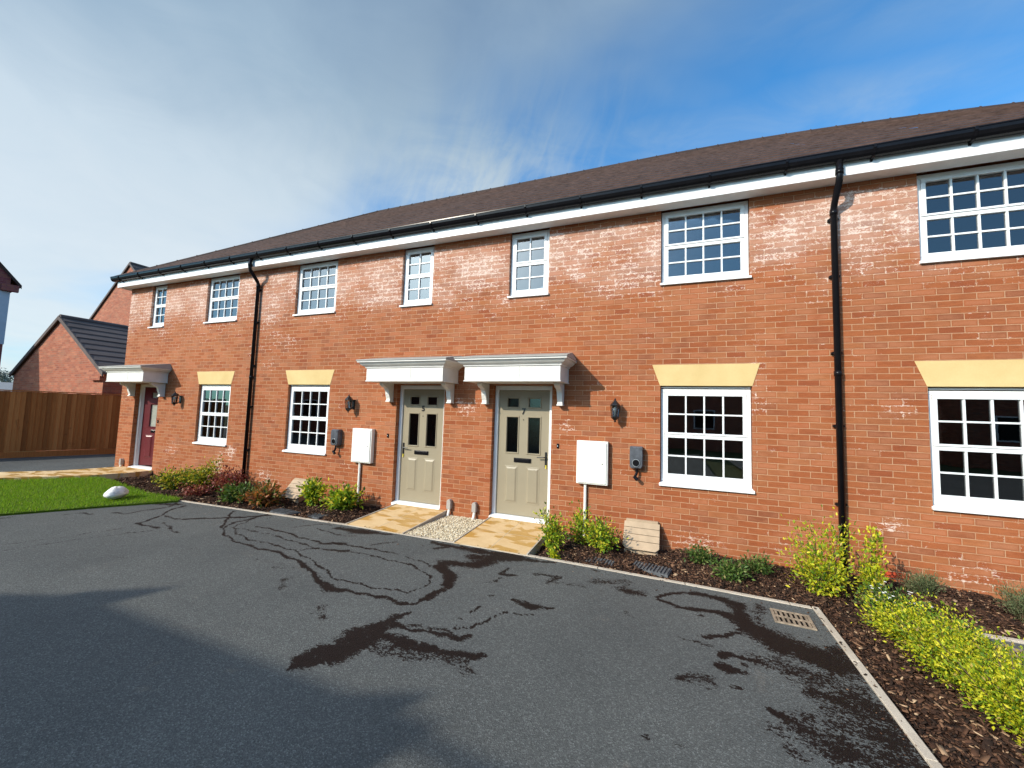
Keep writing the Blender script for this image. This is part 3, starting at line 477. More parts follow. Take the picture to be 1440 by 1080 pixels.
def sample(poly, n_, margin=0):
    xs_ = [p[0] for p in poly]; ys_ = [p[1] for p in poly]; px = rng.uniform(min(xs_), max(xs_), n_*3); py = rng.uniform(min(ys_), max(ys_), n_*3)
    ok = inside(px, py, poly); return px[ok][:n_], py[ok][:n_]
P_ = []
for poly, n_ in ((BEDS[0], 14000), ([(-1.6, 0), (-1.6, -1.11), (-.6, -1.14), (1.27, -1.23), (1.29, -4.5), (2.24, -4.5), (2.24, -1.75), (2.05, -1.2), (4.2, -1.2), (4.2, 0)], 36000)):
    px, py = sample(poly, n_); P_.append(np.stack([px, py, bed_z(px, py)+rng.uniform(0.002, .022, len(px))], -1))
P_ = np.concatenate(P_); n_ = len(P_); L = rng.gamma(2.0, .0055, n_)+.005
v, f_ = scatter_boxes(P_, np.stack([L, L*rng.uniform(.18, .5, n_), rng.uniform(.0015, .004, n_)], -1), rng.uniform(0, 6.28, n_), rng.normal(0, .35, (n_, 2)))
# a few chips that have strayed over the kerb
n2_ = 260; qx = rng.uniform(-8, 1.2, n2_); qy = np.array([kerb_y(a) for a in qx])+.05-rng.gamma(1.1, .11, n2_)
qx = np.concatenate([qx, 1.25-rng.gamma(1.1, .09, 120)]); qy = np.concatenate([qy, rng.uniform(-4.4, -1.3, 120)]); n2_ = len(qx)
zz_ = np.where((qy > np.array([kerb_y(a) for a in qx])) | (qx > 1.222), -.062, ZA+.004); L2_ = rng.gamma(2.0, .0022, n2_)+.002
v2, f2 = scatter_boxes(np.stack([qx, qy, zz_], -1), np.stack([L2_, L2_*.4, np.full(n2_, .0016)], -1), rng.uniform(0, 6.28, n2_), rng.normal(0, .1, (n2_, 2)))
f_ = np.concatenate([f_, f2+len(v)]); v = np.concatenate([v, v2])
tag(np_mesh('bark_mulch', v, f_, [M['chips']]), kind='stuff')

# gravel strip between the two paved paths
tag(MB().box(-3.47, -2.66, -1.19, .05, -.3, -.085).build('gravel_base', M['kerb']), kind='structure')
ico = np.array([(0, 0, 1), (.89, 0, .3), (.28, .85, .3), (-.72, .53, .3), (-.72, -.53, .3), (.28, -.85, .3), (.4, .3, -.8), (-.4, .3, -.8), (0, -.5, -.8)])
fi = [(0, 1, 2), (0, 2, 3), (0, 3, 4), (0, 4, 5), (0, 5, 1), (1, 6, 2), (2, 6, 7), (2, 7, 3), (3, 7, 4), (4, 7, 8), (4, 8, 5), (5, 8, 1), (1, 8, 6), (6, 8, 7)]
n_ = 6500; px = rng.uniform(-3.455, -2.675, n_); py = rng.uniform(-1.15, .0, n_); sz_ = rng.uniform(.006, .0135, (n_, 3))
a_ = rng.uniform(0, 6.28, n_); vv = ico[None]*sz_[:, None]*(1+rng.normal(0, .18, (n_, 9, 1)))
x_ = vv[..., 0]*np.cos(a_)[:, None]-vv[..., 1]*np.sin(a_)[:, None]; y_ = vv[..., 0]*np.sin(a_)[:, None]+vv[..., 1]*np.cos(a_)[:, None]
vv = np.stack([x_, y_, vv[..., 2]], -1)+np.stack([px, py, -.078+rng.uniform(0, .014, n_)], -1)[:, None]
tag(np_mesh('gravel', vv.reshape(-1, 3), (np.array(fi)[None]+9*np.arange(n_)[:, None, None]).reshape(-1, 3), [M['gravel']]), kind='stuff')

# paved paths up to the doors (gentle ramps)
def ramp_path(x0, x1, name):
    mb = MB(); v = [(x0, -1.19, -.068), (x1, -1.19, -.068), (x1, -.002, .0), (x0, -.002, .0)]
    mb.add(v+[(a, b_, -.28) for a, b_, _ in v], [(0, 1, 2, 3), (7, 6, 5, 4), (0, 4, 5, 1), (1, 5, 6, 2), (2, 6, 7, 3), (3, 7, 4, 0)])
    o_ = mb.build(name, M['flag']); me = o_.data
    for vtx in me.vertices: vtx.co.x -= x0; vtx.co.y += 1.19
    o_.location = (x0, -1.19, 0); return tag(o_, kind='structure')
ramp_path(-4.48, -3.49, 'path'); ramp_path(-2.655, -1.65, 'path')
tb = MB()
for xa in (-3.487, -2.675, -1.648, -4.502):
    tb.prism([(-1.185, -.26), (-1.185, -.058), (-.005, .008), (-.005, -.26)], xa, xa+.018, 'x')
tag(tb.build('path_edging', M['kerb']), kind='structure')
pth = MB().prism([(-13.0, -.002), (-12.97, -.14), (-13.2, -1.06), (-13.84, -1.76), (-16.5, -4.9), (-15.0, -5.6), (-12.73, -1.99), (-11.93, -1.06), (-11.69, -.47), (-11.70, -.002)], -.25, .0, 'z').build('path', M['flag'])
tag(pth, kind='structure')

# lawn
LAWN = [(-8.0, -1.46), (-8.54, -2.22), (-9.11, -3.14), (-11.2, -6.6), (-15.2, -6.0), (-12.78, -2.05), (-11.99, -1.13), (-12.15, -.89), (-10.98, -1.01), (-10.2, -1.17), (-9.15, -1.34), (-8.21, -1.34)]
tag(MB().prism(LAWN[::-1], -.25, -.05, 'z').build('lawn', M['turf']), kind='structure')
px, py = sample(LAWN, 56000); n_ = len(px); px = px+rng.normal(0, .022, n_); py = py+rng.normal(0, .022, n_)
a_ = rng.uniform(0, 6.28, n_); hh = rng.uniform(.025, .06, n_); ww = .0035; lean = rng.normal(0, .018, (n_, 2))
z0 = np.full(n_, -.052)
v = np.stack([np.stack([px-np.cos(a_)*ww, py-np.sin(a_)*ww, z0], -1), np.stack([px+np.cos(a_)*ww, py+np.sin(a_)*ww, z0], -1), np.stack([px+lean[:, 0], py+lean[:, 1], z0+hh], -1)], 1)
tag(np_mesh('lawn_grass', v.reshape(-1, 3), np.arange(3*n_).reshape(-1, 3), [M['grass']]), kind='stuff')

# ------------------------------------------------------------------ the terrace
terr = empty('brick_terrace', (0, 0, 0), label='long two-storey red brick terrace of houses with brown tiled roof, white windows and black gutter', cat='house')
ZT, ZS = 4.66, 4.62                                   # wall top, soffit
XL, XR, YB = -13.35, 7.6, 8.7
GW = [(-10.22, -9.11), (-7.34, -6.215), (-.147, .968), (2.70, 3.82)]       # ground-floor windows
UW = [(-12.41, -11.81, 2), (-10.21, -9.105, 4), (-7.32, -6.208, 4), (-4.63, -3.962, 2), (-2.49, -1.815, 2), (-.146, .963, 4), (2.685, 3.80, 4)]
DW = [(-12.728, -11.742), (-4.61, -3.617), (-2.708, -1.708)]
SG, SU = .728, 3.525
ops = [(a, b_, SG, 2.1) for a, b_ in GW]+[(a, b_, SU, ZT) for a, b_, _ in UW]+[(a, b_, -.03, 2.1) for a, b_ in DW]
w = MB()
xb = sorted({XL, XR} | {o_[0] for o_ in ops} | {o_[1] for o_ in ops}); zb = sorted({-.4, ZT} | {o_[2] for o_ in ops} | {o_[3] for o_ in ops})
for i in range(len(xb)-1):
    for j in range(len(zb)-1):
        cx, cz = (xb[i]+xb[i+1])/2, (zb[j]+zb[j+1])/2
        if any(a < cx < b_ and c_ < cz < d_ for a, b_, c_, d_ in ops): continue
        w.add([(xb[i], 0, zb[j]), (xb[i+1], 0, zb[j]), (xb[i+1], 0, zb[j+1]), (xb[i], 0, zb[j+1])], [(0, 1, 2, 3)])
        w.add([(xb[i], .3, zb[j]), (xb[i+1], .3, zb[j]), (xb[i+1], .3, zb[j+1]), (xb[i], .3, zb[j+1])], [(3, 2, 1, 0)], 1)
for a, b_, c_, d_ in ops:
    w.add([(a, 0, c_), (a, .3, c_), (a, .3, d_), (a, 0, d_)], [(0, 3, 2, 1)]); w.add([(b_, 0, c_), (b_, .3, c_), (b_, .3, d_), (b_, 0, d_)], [(0, 1, 2, 3)])
    w.add([(a, 0, c_), (b_, 0, c_), (b_, .3, c_), (a, .3, c_)], [(0, 1, 2, 3)]); w.add([(a, 0, d_), (b_, 0, d_), (b_, .3, d_), (a, .3, d_)], [(3, 2, 1, 0)])
for xx, s_ in ((XL, 1), (XR, -1)):
    f_ = [(0, 1, 2, 3)] if s_ > 0 else [(3, 2, 1, 0)]
    w.add([(xx, YB, -.4), (xx, 0, -.4), (xx, 0, ZT), (xx, YB, ZT)], f_)
w.add([(XR, YB, -.4), (XL, YB, -.4), (XL, YB, ZT), (XR, YB, ZT)], [(0, 1, 2, 3)])
w.add([(XL+.25, YB-.25, -.4), (XL+.25, .3, -.4), (XL+.25, .3, ZT), (XL+.25, YB-.25, ZT)], [(3, 2, 1, 0)], 1)
w.box(XL+.2, XR-.2, .301, YB-.2, 2.35, 2.6, 1); w.box(XL+.2, XR-.2, .301, YB-.2, -.3, -.02, 1); w.box(XL+.2, XR-.2, 4.3, 4.4, -.02, 4.6, 1)
for xx in (-8.4, -5.2, -3.17, -1.2, 1.9): w.box(xx-.05, xx+.05, .301, 4.3, -.02, 2.35, 1); w.box(xx-.05, xx+.05, .301, 4.3, 2.6, 4.6, 1)
w.box(XL+.2, XR-.2, .301, YB-.2, ZS+.03, ZS+.12, 1)
w.build('wall', [M['brick'], M['room']], terr)

# one odd bright brick low on the wall, right of the drainpipe
MB().box(2.255, 2.470, -.003, .01, -.070, -.005).build('odd_brick', M['bright_brick'], terr, bevel=.001)

# eaves: soffit and fascia boards, stepped tile courses, ridge and hip tiles
EX = XL-.2
f_ = MB(); f_.box(EX, XR, -.22, -.20, 4.622, 4.85); f_.box(EX, EX+.02, -.20, YB, 4.622, 4.85)
fas = f_.build('fascia', M['white_paint'], terr)
s_ = MB(); s_.box(EX+.02, XR, -.20, -.002, ZS+.008, ZS+.02); s_.box(EX+.02, XL-.002, -.002, YB, ZS+.008, ZS+.02)
s_.build('soffit', M['white_paint'], terr)
wt = MB()                                             # infill above the upper window heads
YR, ZR, Y0, Z0 = 4.3, 8.19, -.30, 4.875
ns = 16; XE = EX-.05; HIPR = 4.54
rf = MB(); tn = (ZR-Z0)/(YR-Y0); th = .017
def front(k):   # lower edge of course k
    t = k/ns; return Y0+(YR-Y0)*t, Z0+(ZR-Z0)*t, XE+HIPR*t
for k in range(ns):
    (ya, za, xa), (yb_, zb_, xb_) = front(k), front(k+1)
    # split into tile-wide columns so each row has slightly uneven butt edges
    xx = XR+.3; cols_ = 36
    nrm = Vector((0, -(ZR-Z0), (YR-Y0))).normalized()
    seg = 1.2; x1_ = xx
    while x1_ > xa:
        x0_ = max(x1_-seg, xa); x0t = max(x0_, xb_); x1t = max(x1_, xb_); dz_ = random.uniform(-.003, .003)
        lo = th+dz_; hi = .002
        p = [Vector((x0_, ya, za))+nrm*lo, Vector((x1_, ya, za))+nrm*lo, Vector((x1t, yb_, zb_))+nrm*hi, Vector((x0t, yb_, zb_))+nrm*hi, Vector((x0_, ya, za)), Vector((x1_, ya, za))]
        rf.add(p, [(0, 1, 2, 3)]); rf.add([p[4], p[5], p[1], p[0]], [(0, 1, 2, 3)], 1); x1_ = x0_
    # hipped end and rear slope
    rf.add([(xa, ya, za+th), (xb_, yb_, zb_+.002), (xb_, 2*YR-yb_, zb_+.002), (xa, 2*YR-ya, za+th)], [(0, 1, 2, 3)])
rf.add([(XR+.3, 2*YR-Y0, Z0), (XE, 2*YR-Y0, Z0), (XE+HIPR, YR, ZR), (XR+.3, YR, ZR)], [(0, 1, 2, 3)])
rf.add([(XE, Y0, Z0-.01), (XR+.3, Y0, Z0-.01), (XR+.3, 2*YR-Y0, Z0-.01), (XE, 2*YR-Y0, Z0-.01)], [(3, 2, 1, 0)])
def sag(v):
    t = max(0.0, (v[2]-Z0)/(ZR-Z0)); k_ = .36*(max(0.0, v[0]+.5)/6.7)**1.9; return (v[0], v[1], v[2]-k_*t)
rf.v = [sag(v) for v in rf.v]
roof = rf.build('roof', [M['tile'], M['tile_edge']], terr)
rd = MB()
def ridge(p0, p1, name):
    p0, p1 = Vector(p0), Vector(p1); n_ = int((p1-p0).length/.45); mb = MB()
    path = []; rad = []
    for i in range(n_):
        path += [p0.lerp(p1, i/n_), p0.lerp(p1, (i+.93)/n_), p0.lerp(p1, (i+.945)/n_), p0.lerp(p1, (i+.985)/n_)]; rad += [.088, .088, .100, .100]
    mb.tube([sag(p) for p in path], rad, 12)
    return mb.build(name, M['tile'], roof)
ridge((XE+HIPR, YR, ZR-.055), (XR+.3, YR, ZR-.055), 'ridge_tiles'); ridge((XE+.05, Y0+.05, Z0-.03), (XE+HIPR, YR, ZR-.055), 'hip_tiles')
# gutter
gt = MB()
prof = [(-.345, 4.885), (-.345, 4.872), (-.338, 4.868), (-.334, 4.835), (-.318, 4.800), (-.295, 4.778), (-.268, 4.770), (-.240, 4.775), (-.226, 4.79), (-.226, 4.875), (-.231, 4.875), (-.233, 4.795), (-.268, 4.778), (-.292, 4.785), (-.312, 4.805), (-.328, 4.84), (-.331, 4.885)]
gt.prism(prof, XE-.06, XR, 'x')
gut = gt.build('gutter', M['black'], terr)
bk = MB(); bk.prism([(-.350, .01), (-.350, -.03), (-.340, -.045), (-.324, -.085), (-.298, -.108), (-.27, -.118), (-.24, -.118), (-.2215, -.135), (-.2215, -.06), (-.2257, -.08), (-.2257, -.1), (-.27, -.106), (-.298, -.098), (-.318, -.078), (-.339, -.035), (-.3455, .01)], -.013, .013, 'x')
bk0 = bk.build('gutter_bracket', M['black'], gut, loc=(-13.3, 0, 4.875))
for i in range(1, 25):
    q = bk0.copy(); col.objects.link(q); q.parent = gut; q.location.x = -13.3+i*.86
# drainpipes
for px_, tr in ((1.86, -.012), (-8.40, .012)):
    mb = MB(); r_ = .036; yw = -.055
    mb.tube([(px_, -.272, 4.80), (px_, -.272, 4.60), (px_, -.255, 4.54), (px_, -.09, 4.35), (px_, yw, 4.29), (px_, yw, -.2)], r_, 14)
    for zc in (4.65, 4.25, 2.25, ): mb.tube([(px_, yw if zc < 4.4 else -.272, zc-.03), (px_, yw if zc < 4.4 else -.272, zc+.03)], r_+.006, 14)
    p_ = mb.build('drainpipe', M['black'], terr, smooth=False)
    for pl in p_.data.polygons: pl.use_smooth = len(pl.vertices) == 4
    cb = MB(); cb.box(-.056, .056, -.006, .03, -.012, .012); cb.tube([(0, -.0, -.016), (0, -.0, .016)], .046, 14)
    c0 = None
    for zc in (4.17, 3.45, 2.5, 1.62, .7):
        if c0 is None: c0 = cb.build('pipe_clip', M['black'], p_, loc=(px_, yw+.02, zc))
        else:
            q = c0.copy(); col.objects.link(q); q.parent = p_; q.location.z = zc

# cream lintels
for a, b_ in GW:
    MB().prism([(a-.004, 2.098), (b_+.004, 2.098), (b_+.092, 2.392), (a-.108, 2.392)], -.005, .12, 'y').build('lintel', M['lintel'], terr, bevel=.003)

# windows ------------------------------------------------------------
def window(x0, x1, z0, z1, cols, ground):
    W_, H_ = x1-x0, z1-z0; fr = MB()
    sill = .055; dn_ = 0 if ground else .020; head = .045 if ground else .022
    y0, y1 = .055, .125
    ft = H_-head; fb = sill; T = .045                   # outer frame
    def ring(mb, a, b_, c_, d_, t, ya, yb_, tb=None):
        tb = tb or t
        mb.box(a, b_, ya, yb_, d_-t, d_); mb.box(a, b_, ya, yb_, c_, c_+tb); mb.box(a, a+t, ya+.0005, yb_-.0005, c_+tb, d_-t); mb.box(b_-t, b_, ya+.0005, yb_-.0005, c_+tb, d_-t)
    ring(fr, .008, W_-.008, fb, ft, T, y0, y1)
    f_ = fr.build('window', M['white'], terr, loc=(x0, 0, z0), bevel=.004)
    if ground: MB().box(.01, W_-.01, .045, .10, ft+.012, ft+.032).build('head_trim', M['white'], f_, bevel=.003)
    mid = fb+(ft-fb)*.492
    top, bot = MB(), MB()
    ring(top, .008+T+.002, W_-.008-T-.002, mid+.022, ft-T-.002, .045, y0-.008, y1-.01, .026)
    ring(bot, .008+T+.002, W_-.008-T-.002, fb+T+.002-dn_, mid+.019, .045, y0+.002, y1-.012, .06)
    gx0, gx1 = .008+T+.047, W_-.008-T-.047
    for nm, mb, za, zb_, yy in (('top_sash', top, mid+.048, ft-T-.047, .078), ('bottom_sash', bot, fb+T+.062-dn_, mid-.026, .085)):
        sx = mb.build(nm, M['white'], f_, bevel=.004)
        if nm == 'bottom_sash':
            pass
        bars = MB()
        for i in range(1, cols):
            xx = gx0+(gx1-gx0)*i/cols; bars.box(xx-.010, xx+.010, yy-.022, yy+.018, za-.002, zb_+.002)
        zz = (za+zb_)/2; bars.box(gx0-.002, gx1+.002, yy-.021, yy+.017, zz-.010, zz+.010)
        bars.build('glazing_bars', M['white'], f_, bevel=.002)
        MB().box(gx0-.006, gx1+.006, yy-.003, yy+.003, za-.006, zb_+.006).build('pane', M['glass'], f_)
    sl = MB(); sl.prism([(.11, 0.004), (-.035, 0.0), (-.035, .024), (-.028, .032), (.052, .052), (.11, .052)], -.012, W_+.012, 'x')
    # flip: prism on x axis takes (y, z)
    s2 = sl.build('sill', M['white'], f_, bevel=.003)
    return f_
wins = [window(a, b_, SG, 2.1, 4, True) for a, b_ in GW]
uw = [window(a, b_, SU, 4.645, n_, False) for a, b_, n_ in UW]
# curtains hanging inside the window of the leftmost house
for k_, (a, b_) in enumerate([GW[0]]):
    cm = MB(); n_ = 70
    pts = [(x_, .24+.018*math.sin(i*1.15)+.008*math.sin(i*.37)) for i, x_ in enumerate(np.linspace(.12, b_-a-.12, n_))]
    for i in range(n_-1):
        if abs(i-n_*.42) < 4: continue
        (x0_, y0_), (x1_, y1_) = pts[i], pts[i+1]
        cm.add([(x0_, y0_, .1), (x1_, y1_, .1), (x1_, y1_, 1.3), (x0_, y0_, 1.3)], [(0, 1, 2, 3)])
    cm.build('curtain', M['curtain'], wins[0])

# front doors --------------------------------------------------------
def text_mesh(s, size):
    cu = bpy.data.curves.new('digit', 'FONT'); cu.body = s; cu.size = size; cu.extrude = .003; cu.align_x = 'CENTER'; cu.offset = size*.03
    o_ = bpy.data.objects.new('tmp', cu); col.objects.link(o_); bpy.context.view_layer.update()
    me = bpy.data.meshes.new_from_object(o_.evaluated_get(bpy.context.evaluated_depsgraph_get())); bpy.data.objects.remove(o_); return me
def door(x0, x1, number, handle_right, leafm, angle=0.0, hx_=None):
    W_ = x1-x0; yf = .12
    fr = MB(); fr.box(.004, .064, yf-.03, yf+.05, .0, 2.096); fr.box(W_-.064, W_-.004, yf-.03, yf+.05, 0, 2.096); fr.box(.064, W_-.064, yf-.029, yf+.049, 2.03, 2.096)
    fr.box(.0642, .078, yf+.032, yf+.049, .0, 2.03); fr.box(W_-.078, W_-.0642, yf+.032, yf+.049, 0, 2.03)
    f_ = fr.build('door_frame', M['white'], terr, loc=(x0, 0, 0), bevel=.004)
    MB().prism([(yf-.135, -.03), (yf-.135, .012), (yf-.03, .035), (yf+.05, .035), (yf+.05, -.03)], .003, W_-.003, 'x').build('threshold', M['white'], f_, bevel=.003)
    LW = W_-.132; z0, z1 = .042, 2.026; H = z1-z0
    # leaf local frame: origin at the hinge side bottom
    hinge_x = x0+.066 if handle_right else x1-.066
    def lx(a): return a                                 # a measured from the left edge of the leaf
    off = 0 if handle_right else -LW
    holes = [(.155, .335, H-.27, H-.135), (.515, .70, H-.27, H-.135), (.15, .335, H-1.0, H-.44), (.515, .70, H-1.0, H-.44)]
    if hx_: holes = [(hx_[k % 2][0], hx_[k % 2][1], c_, d_) for k, (_, _, c_, d_) in enumerate(holes)]
    holes = [(a*LW/.855, b_*LW/.855, c_, d_) for a, b_, c_, d_ in holes]
    lf = MB(); xb = sorted({0, LW} | {h[0] for h in holes} | {h[1] for h in holes}); zb_ = sorted({0, H} | {h[2] for h in holes} | {h[3] for h in holes})
    for i in range(len(xb)-1):
        for j in range(len(zb_)-1):
            cx, cz = (xb[i]+xb[i+1])/2, (zb_[j]+zb_[j+1])/2
            if any(a < cx < b_ and c_ < cz < d_ for a, b_, c_, d_ in holes): continue
            for yy, ff in ((0, (0, 1, 2, 3)), (.044, (3, 2, 1, 0))):
                lf.add([(off+xb[i], yy, zb_[j]), (off+xb[i+1], yy, zb_[j]), (off+xb[i+1], yy, zb_[j+1]), (off+xb[i], yy, zb_[j+1])], [ff])
    for a, b_, c_, d_ in holes+[(0, LW, 0, H)]:
        a += off; b_ += off
        lf.add([(a, 0, c_), (a, .044, c_), (a, .044, d_), (a, 0, d_), (b_, 0, c_), (b_, .044, c_), (b_, .044, d_), (b_, 0, d_)], [(0, 1, 2, 3), (4, 7, 6, 5), (0, 4, 5, 1), (3, 2, 6, 7)])
    def moulding(a, b_, c_, d_, t=.026, h=.011):       # raised frame, mitred, sloping both ways
        a += off; b_ += off
        rs = [(-t, 0), (-t*.62, -h), (-t*.3, -h), (0, -.001)]
        V_ = []
        for (e, yy) in rs: V_ += [(a+e, yy, c_+e), (b_-e, yy, c_+e), (b_-e, yy, d_-e), (a+e, yy, d_-e)]
        F_ = []
        for k in range(3):
            for q in range(4): F_.append((k*4+q, k*4+(q+1) % 4, (k+1)*4+(q+1) % 4, (k+1)*4+q))
        lf.add(V_, F_)
    for h in holes: moulding(*h)
    for a, b_ in ((.135, .355), (.49, .715)):           # raised lower panels
        a *= LW/.855; b_ *= LW/.855; a += off; b_ += off; c_, d_ = H-1.80, H-1.215
        V_ = []
        for (e, yy) in [(0, .0), (.008, .007), (.02, .007), (.045, -.004)]:
            V_ += [(a+e, yy-.001, c_+e), (b_-e, yy-.001, c_+e), (b_-e, yy-.001, d_-e), (a+e, yy-.001, d_-e)]
        V_ = [(p[0], -p[1]-.002 if False else p[1]-.009, p[2]) for p in V_]
        V_[0:4] = [(p[0], -.001, p[2]) for p in V_[0:4]]
        lf.add(V_, [(k*4+q, k*4+(q+1) % 4, (k+1)*4+(q+1) % 4, (k+1)*4+q) for k in range(3) for q in range(4)]+[(12, 13, 14, 15)])
    L = lf.build('door', leafm, terr, loc=(hinge_x, yf, z0)); L.rotation_euler = (0, 0, angle)
    for a, b_, c_, d_ in holes: MB().box(off+a-.004, off+b_+.004, .016, .026, c_-.004, d_+.004).build('door_pane', M['door_glass'] if number else M['pane_glare'], L)
    lp = MB(); lp.box(off+LW/2-.145, off+LW/2+.145, -.012, .0, H-1.155, H-1.085); lp.box(off+LW/2-.12, off+LW/2+.12, -.018, -.012, H-1.145, H-1.097)
    lp.build('letter_plate', M['black'], L, bevel=.004)
    hx = off+(LW-.045 if handle_right else .045); sd = -1 if handle_right else 1
    hd = MB(); hd.box(hx-.016, hx+.016, -.010, 0, H-1.20, H-.965); hd.tube([(hx, -.01, H-1.045), (hx, -.055, H-1.045), (hx+sd*.02, -.06, H-1.045), (hx+sd*.13, -.06, H-1.05)], .009, 8)
    hd.build('handle', M['black_metal'], L, bevel=.002)
    MB().box(hx-.004, hx+.012, -.014, -.0102, H-1.22, H-1.165).build('key_tag', M['key'], L)
    MB().tube([(off+LW/2, -.008, H-.475), (off+LW/2, 0, H-.475)], .008, 10).build('door_viewer', M['black'], L)
    if number:
        me = text_mesh(number, .135); me.materials.append(M['black_metal'])
        t = bpy.data.objects.new('house_number', me); col.objects.link(t); t.parent = L; t.location = (off+LW/2, -.004, H-.385); t.rotation_euler = (R(90), 0, 0)
    return f_, L
door(*DW[1], '5', False, M['beige']); door(*DW[2], '7', True, M['beige'])
f3, L3 = door(*DW[0], None, True, M['red'], R(17), ((.225, .40), (.50, .68)))
L3.location.y += .035
for zc in (.25, 1.0, 1.82):
    MB().tube([(.074, .19, zc-.05), (.074, .19, zc+.05)], .011, 8).build('hinge', M['white'], f3)
MB().box(.0645, .0665, .17, .172, .05, 2.02).build('weather_seal', M['white'], f3)

# porch canopies ------------------------------------------------------
def canopy(cx):
    """moulded flat-fronted canopy on two curved brackets; cx = centre"""
    hw = .76; b = MB(); b.box(-hw, hw, -.5, -.001, 2.135, 2.345); b.box(-hw-.010, hw+.010, -.512, -.0012, 2.118, 2.1345)
    b.box(-.14, .15, -.5045, -.5, 2.14, 2.338)
    o_ = b.build('porch_canopy', M['grp'], terr, loc=(cx, 0, 0), bevel=.003)
    cn = MB()
    prof = [(.0, 2.345), (.018, 2.352), (.018, 2.368), (.035, 2.376), (.060, 2.392), (.082, 2.414), (.092, 2.432), (.118, 2.438), (.118, 2.458)]
    rings = []
    for e, z in prof: rings.append([(-hw-e, -.001, z), (-hw-e, -.5-e, z), (hw+e, -.5-e, z), (hw+e, -.001, z)])
    for k in range(len(rings)-1): cn.add(rings[k]+rings[k+1], [(0, 1, 5, 4), (1, 2, 6, 5), (2, 3, 7, 6)])
    cn.add(rings[-1], [(0, 1, 2, 3)])
    cn.build('cornice', M['grp'], o_, smooth=False)
    rp = MB(); e = .130
    rp.add([(-hw-e, -.5-e, 2.4585), (hw+e, -.5-e, 2.4585), (hw+e, -.001, 2.4585), (-hw-e, -.001, 2.4585), (-hw-e, -.5-e, 2.482), (hw+e, -.5-e, 2.482), (hw+.05, -.001, 2.60), (-hw-.05, -.001, 2.60)],
           [(3, 2, 1, 0), (4, 5, 6, 7), (0, 1, 5, 4), (1, 2, 6, 5), (3, 0, 4, 7), (2, 3, 7, 6)])
    rp.build('canopy_roof', M['grey_lead'], o_, bevel=.004)
    pr = [(-.001, 2.117), (-.30, 2.117), (-.30, 2.085), (-.285, 2.07), (-.255, 2.052)]
    for i in range(7):
        t = math.pi/2*i/6; pr.append((-.245+.115*math.sin(t)*1.0, 2.045-.12*(1-math.cos(t))))
    pr += [(-.115, 1.88), (-.10, 1.845), (-.10, 1.80), (-.001, 1.80)]
    bm = MB(); bm.prism(pr, -.04, .04, 'x'); bm.box(-.047, .047, -.115, -.0012, 1.785, 1.806)
    b0 = bm.build('bracket', M['grp'], o_, loc=(-.60, 0, 0), bevel=.003)
    q = b0.copy(); col.objects.link(q); q.parent = o_; q.location.x = .655
    return o_
for cx in (-12.19, -4.125, -2.215): canopy(cx)

# ------------------------------------------------------------------ wall-mounted things
def lantern(x, z, label):
    r_ = empty('wall_lantern', (x, 0, z), label=label, cat='lantern', group='black lanterns beside the front doors')
    n6 = 6; yc = -.125
    bd = MB()
    bd.box(-.035, .035, -.014, -.001, -.10, .08); bd.tube([(0, -.012, .05), (0, -.05, .10), (0, -.09, .128), (0, yc, .13)], .008, 8); bd.tube([(0, -.012, -.06), (0, -.07, -.11), (0, yc, -.105)], .010, 8)
    bd.lathe([(.012, -.165), (.018, -.155), (.010, -.145), (.03, -.13), (.052, -.105), (.058, -.088), (.05, -.082)], (0, yc, 0), n6)
    bd.build('bracket_arm', M['black_metal'], r_)
    rf_ = MB(); rf_.lathe([(.066, .066), (.072, .074), (.060, .092), (.040, .112), (.026, .13), (.020, .14), (.010, .146), (.014, .158), (.004, .175)], (0, yc, 0), n6); rf_.build('lantern_roof', M['black_metal'], r_)
    cg = MB()
    for k in range(n6):
        a = 2*math.pi*k/n6; cg.tube([(.05*math.cos(a), yc+.05*math.sin(a), -.083), (.062*math.cos(a), yc+.062*math.sin(a), .067)], .0045, 6)
    cg.build('lantern_cage', M['black_metal'], r_)
    MB().lathe([(.044, -.082), (.056, .066)], (0, yc, 0), n6).build('lantern_glass', M['lamp_glass'], r_)
    MB().lathe([(.010, -.08), (.012, -.02), (.024, .0), (.026, .02), (.016, .042), (.004, .05)], (0, yc, 0), 12).build('bulb', M['meter'], r_, smooth=True)
lantern(-.745, 1.735, 'black wall lantern between door number 7 and the cream-lintelled window')
lantern(-5.60, 1.735, 'black wall lantern left of the number 5 porch canopy')
lantern(-10.86, 1.745, 'black wall lantern beside the dark red door, farthest left')

def meter_box(x, label, px_):
    r_ = empty('meter_box', (x, 0, .665), label=label, cat='meter box', group='white meter boxes on the front wall')
    MB().box(-.225, .225, -.085, -.001, 0, .62).build('case', M['meter'], r_, bevel=.006)
    MB().box(-.205, .205, -.098, -.085, .018, .602).build('door', M['meter'], r_, bevel=.006)
    MB().tube([(.15, -.104, .30), (.15, -.097, .30)], .008, 10).build('lock', M['black'], r_)
    MB().tube([(px_, -.03, 0), (px_, -.03, -.86)], .021, 12).build('conduit', M['meter'], r_, smooth=False)
meter_box(-1.068, 'white meter box right of door number 7 with white pipe below', -.10)
meter_box(-5.28, 'white meter box left of door number 5 with white pipe below', -.06)

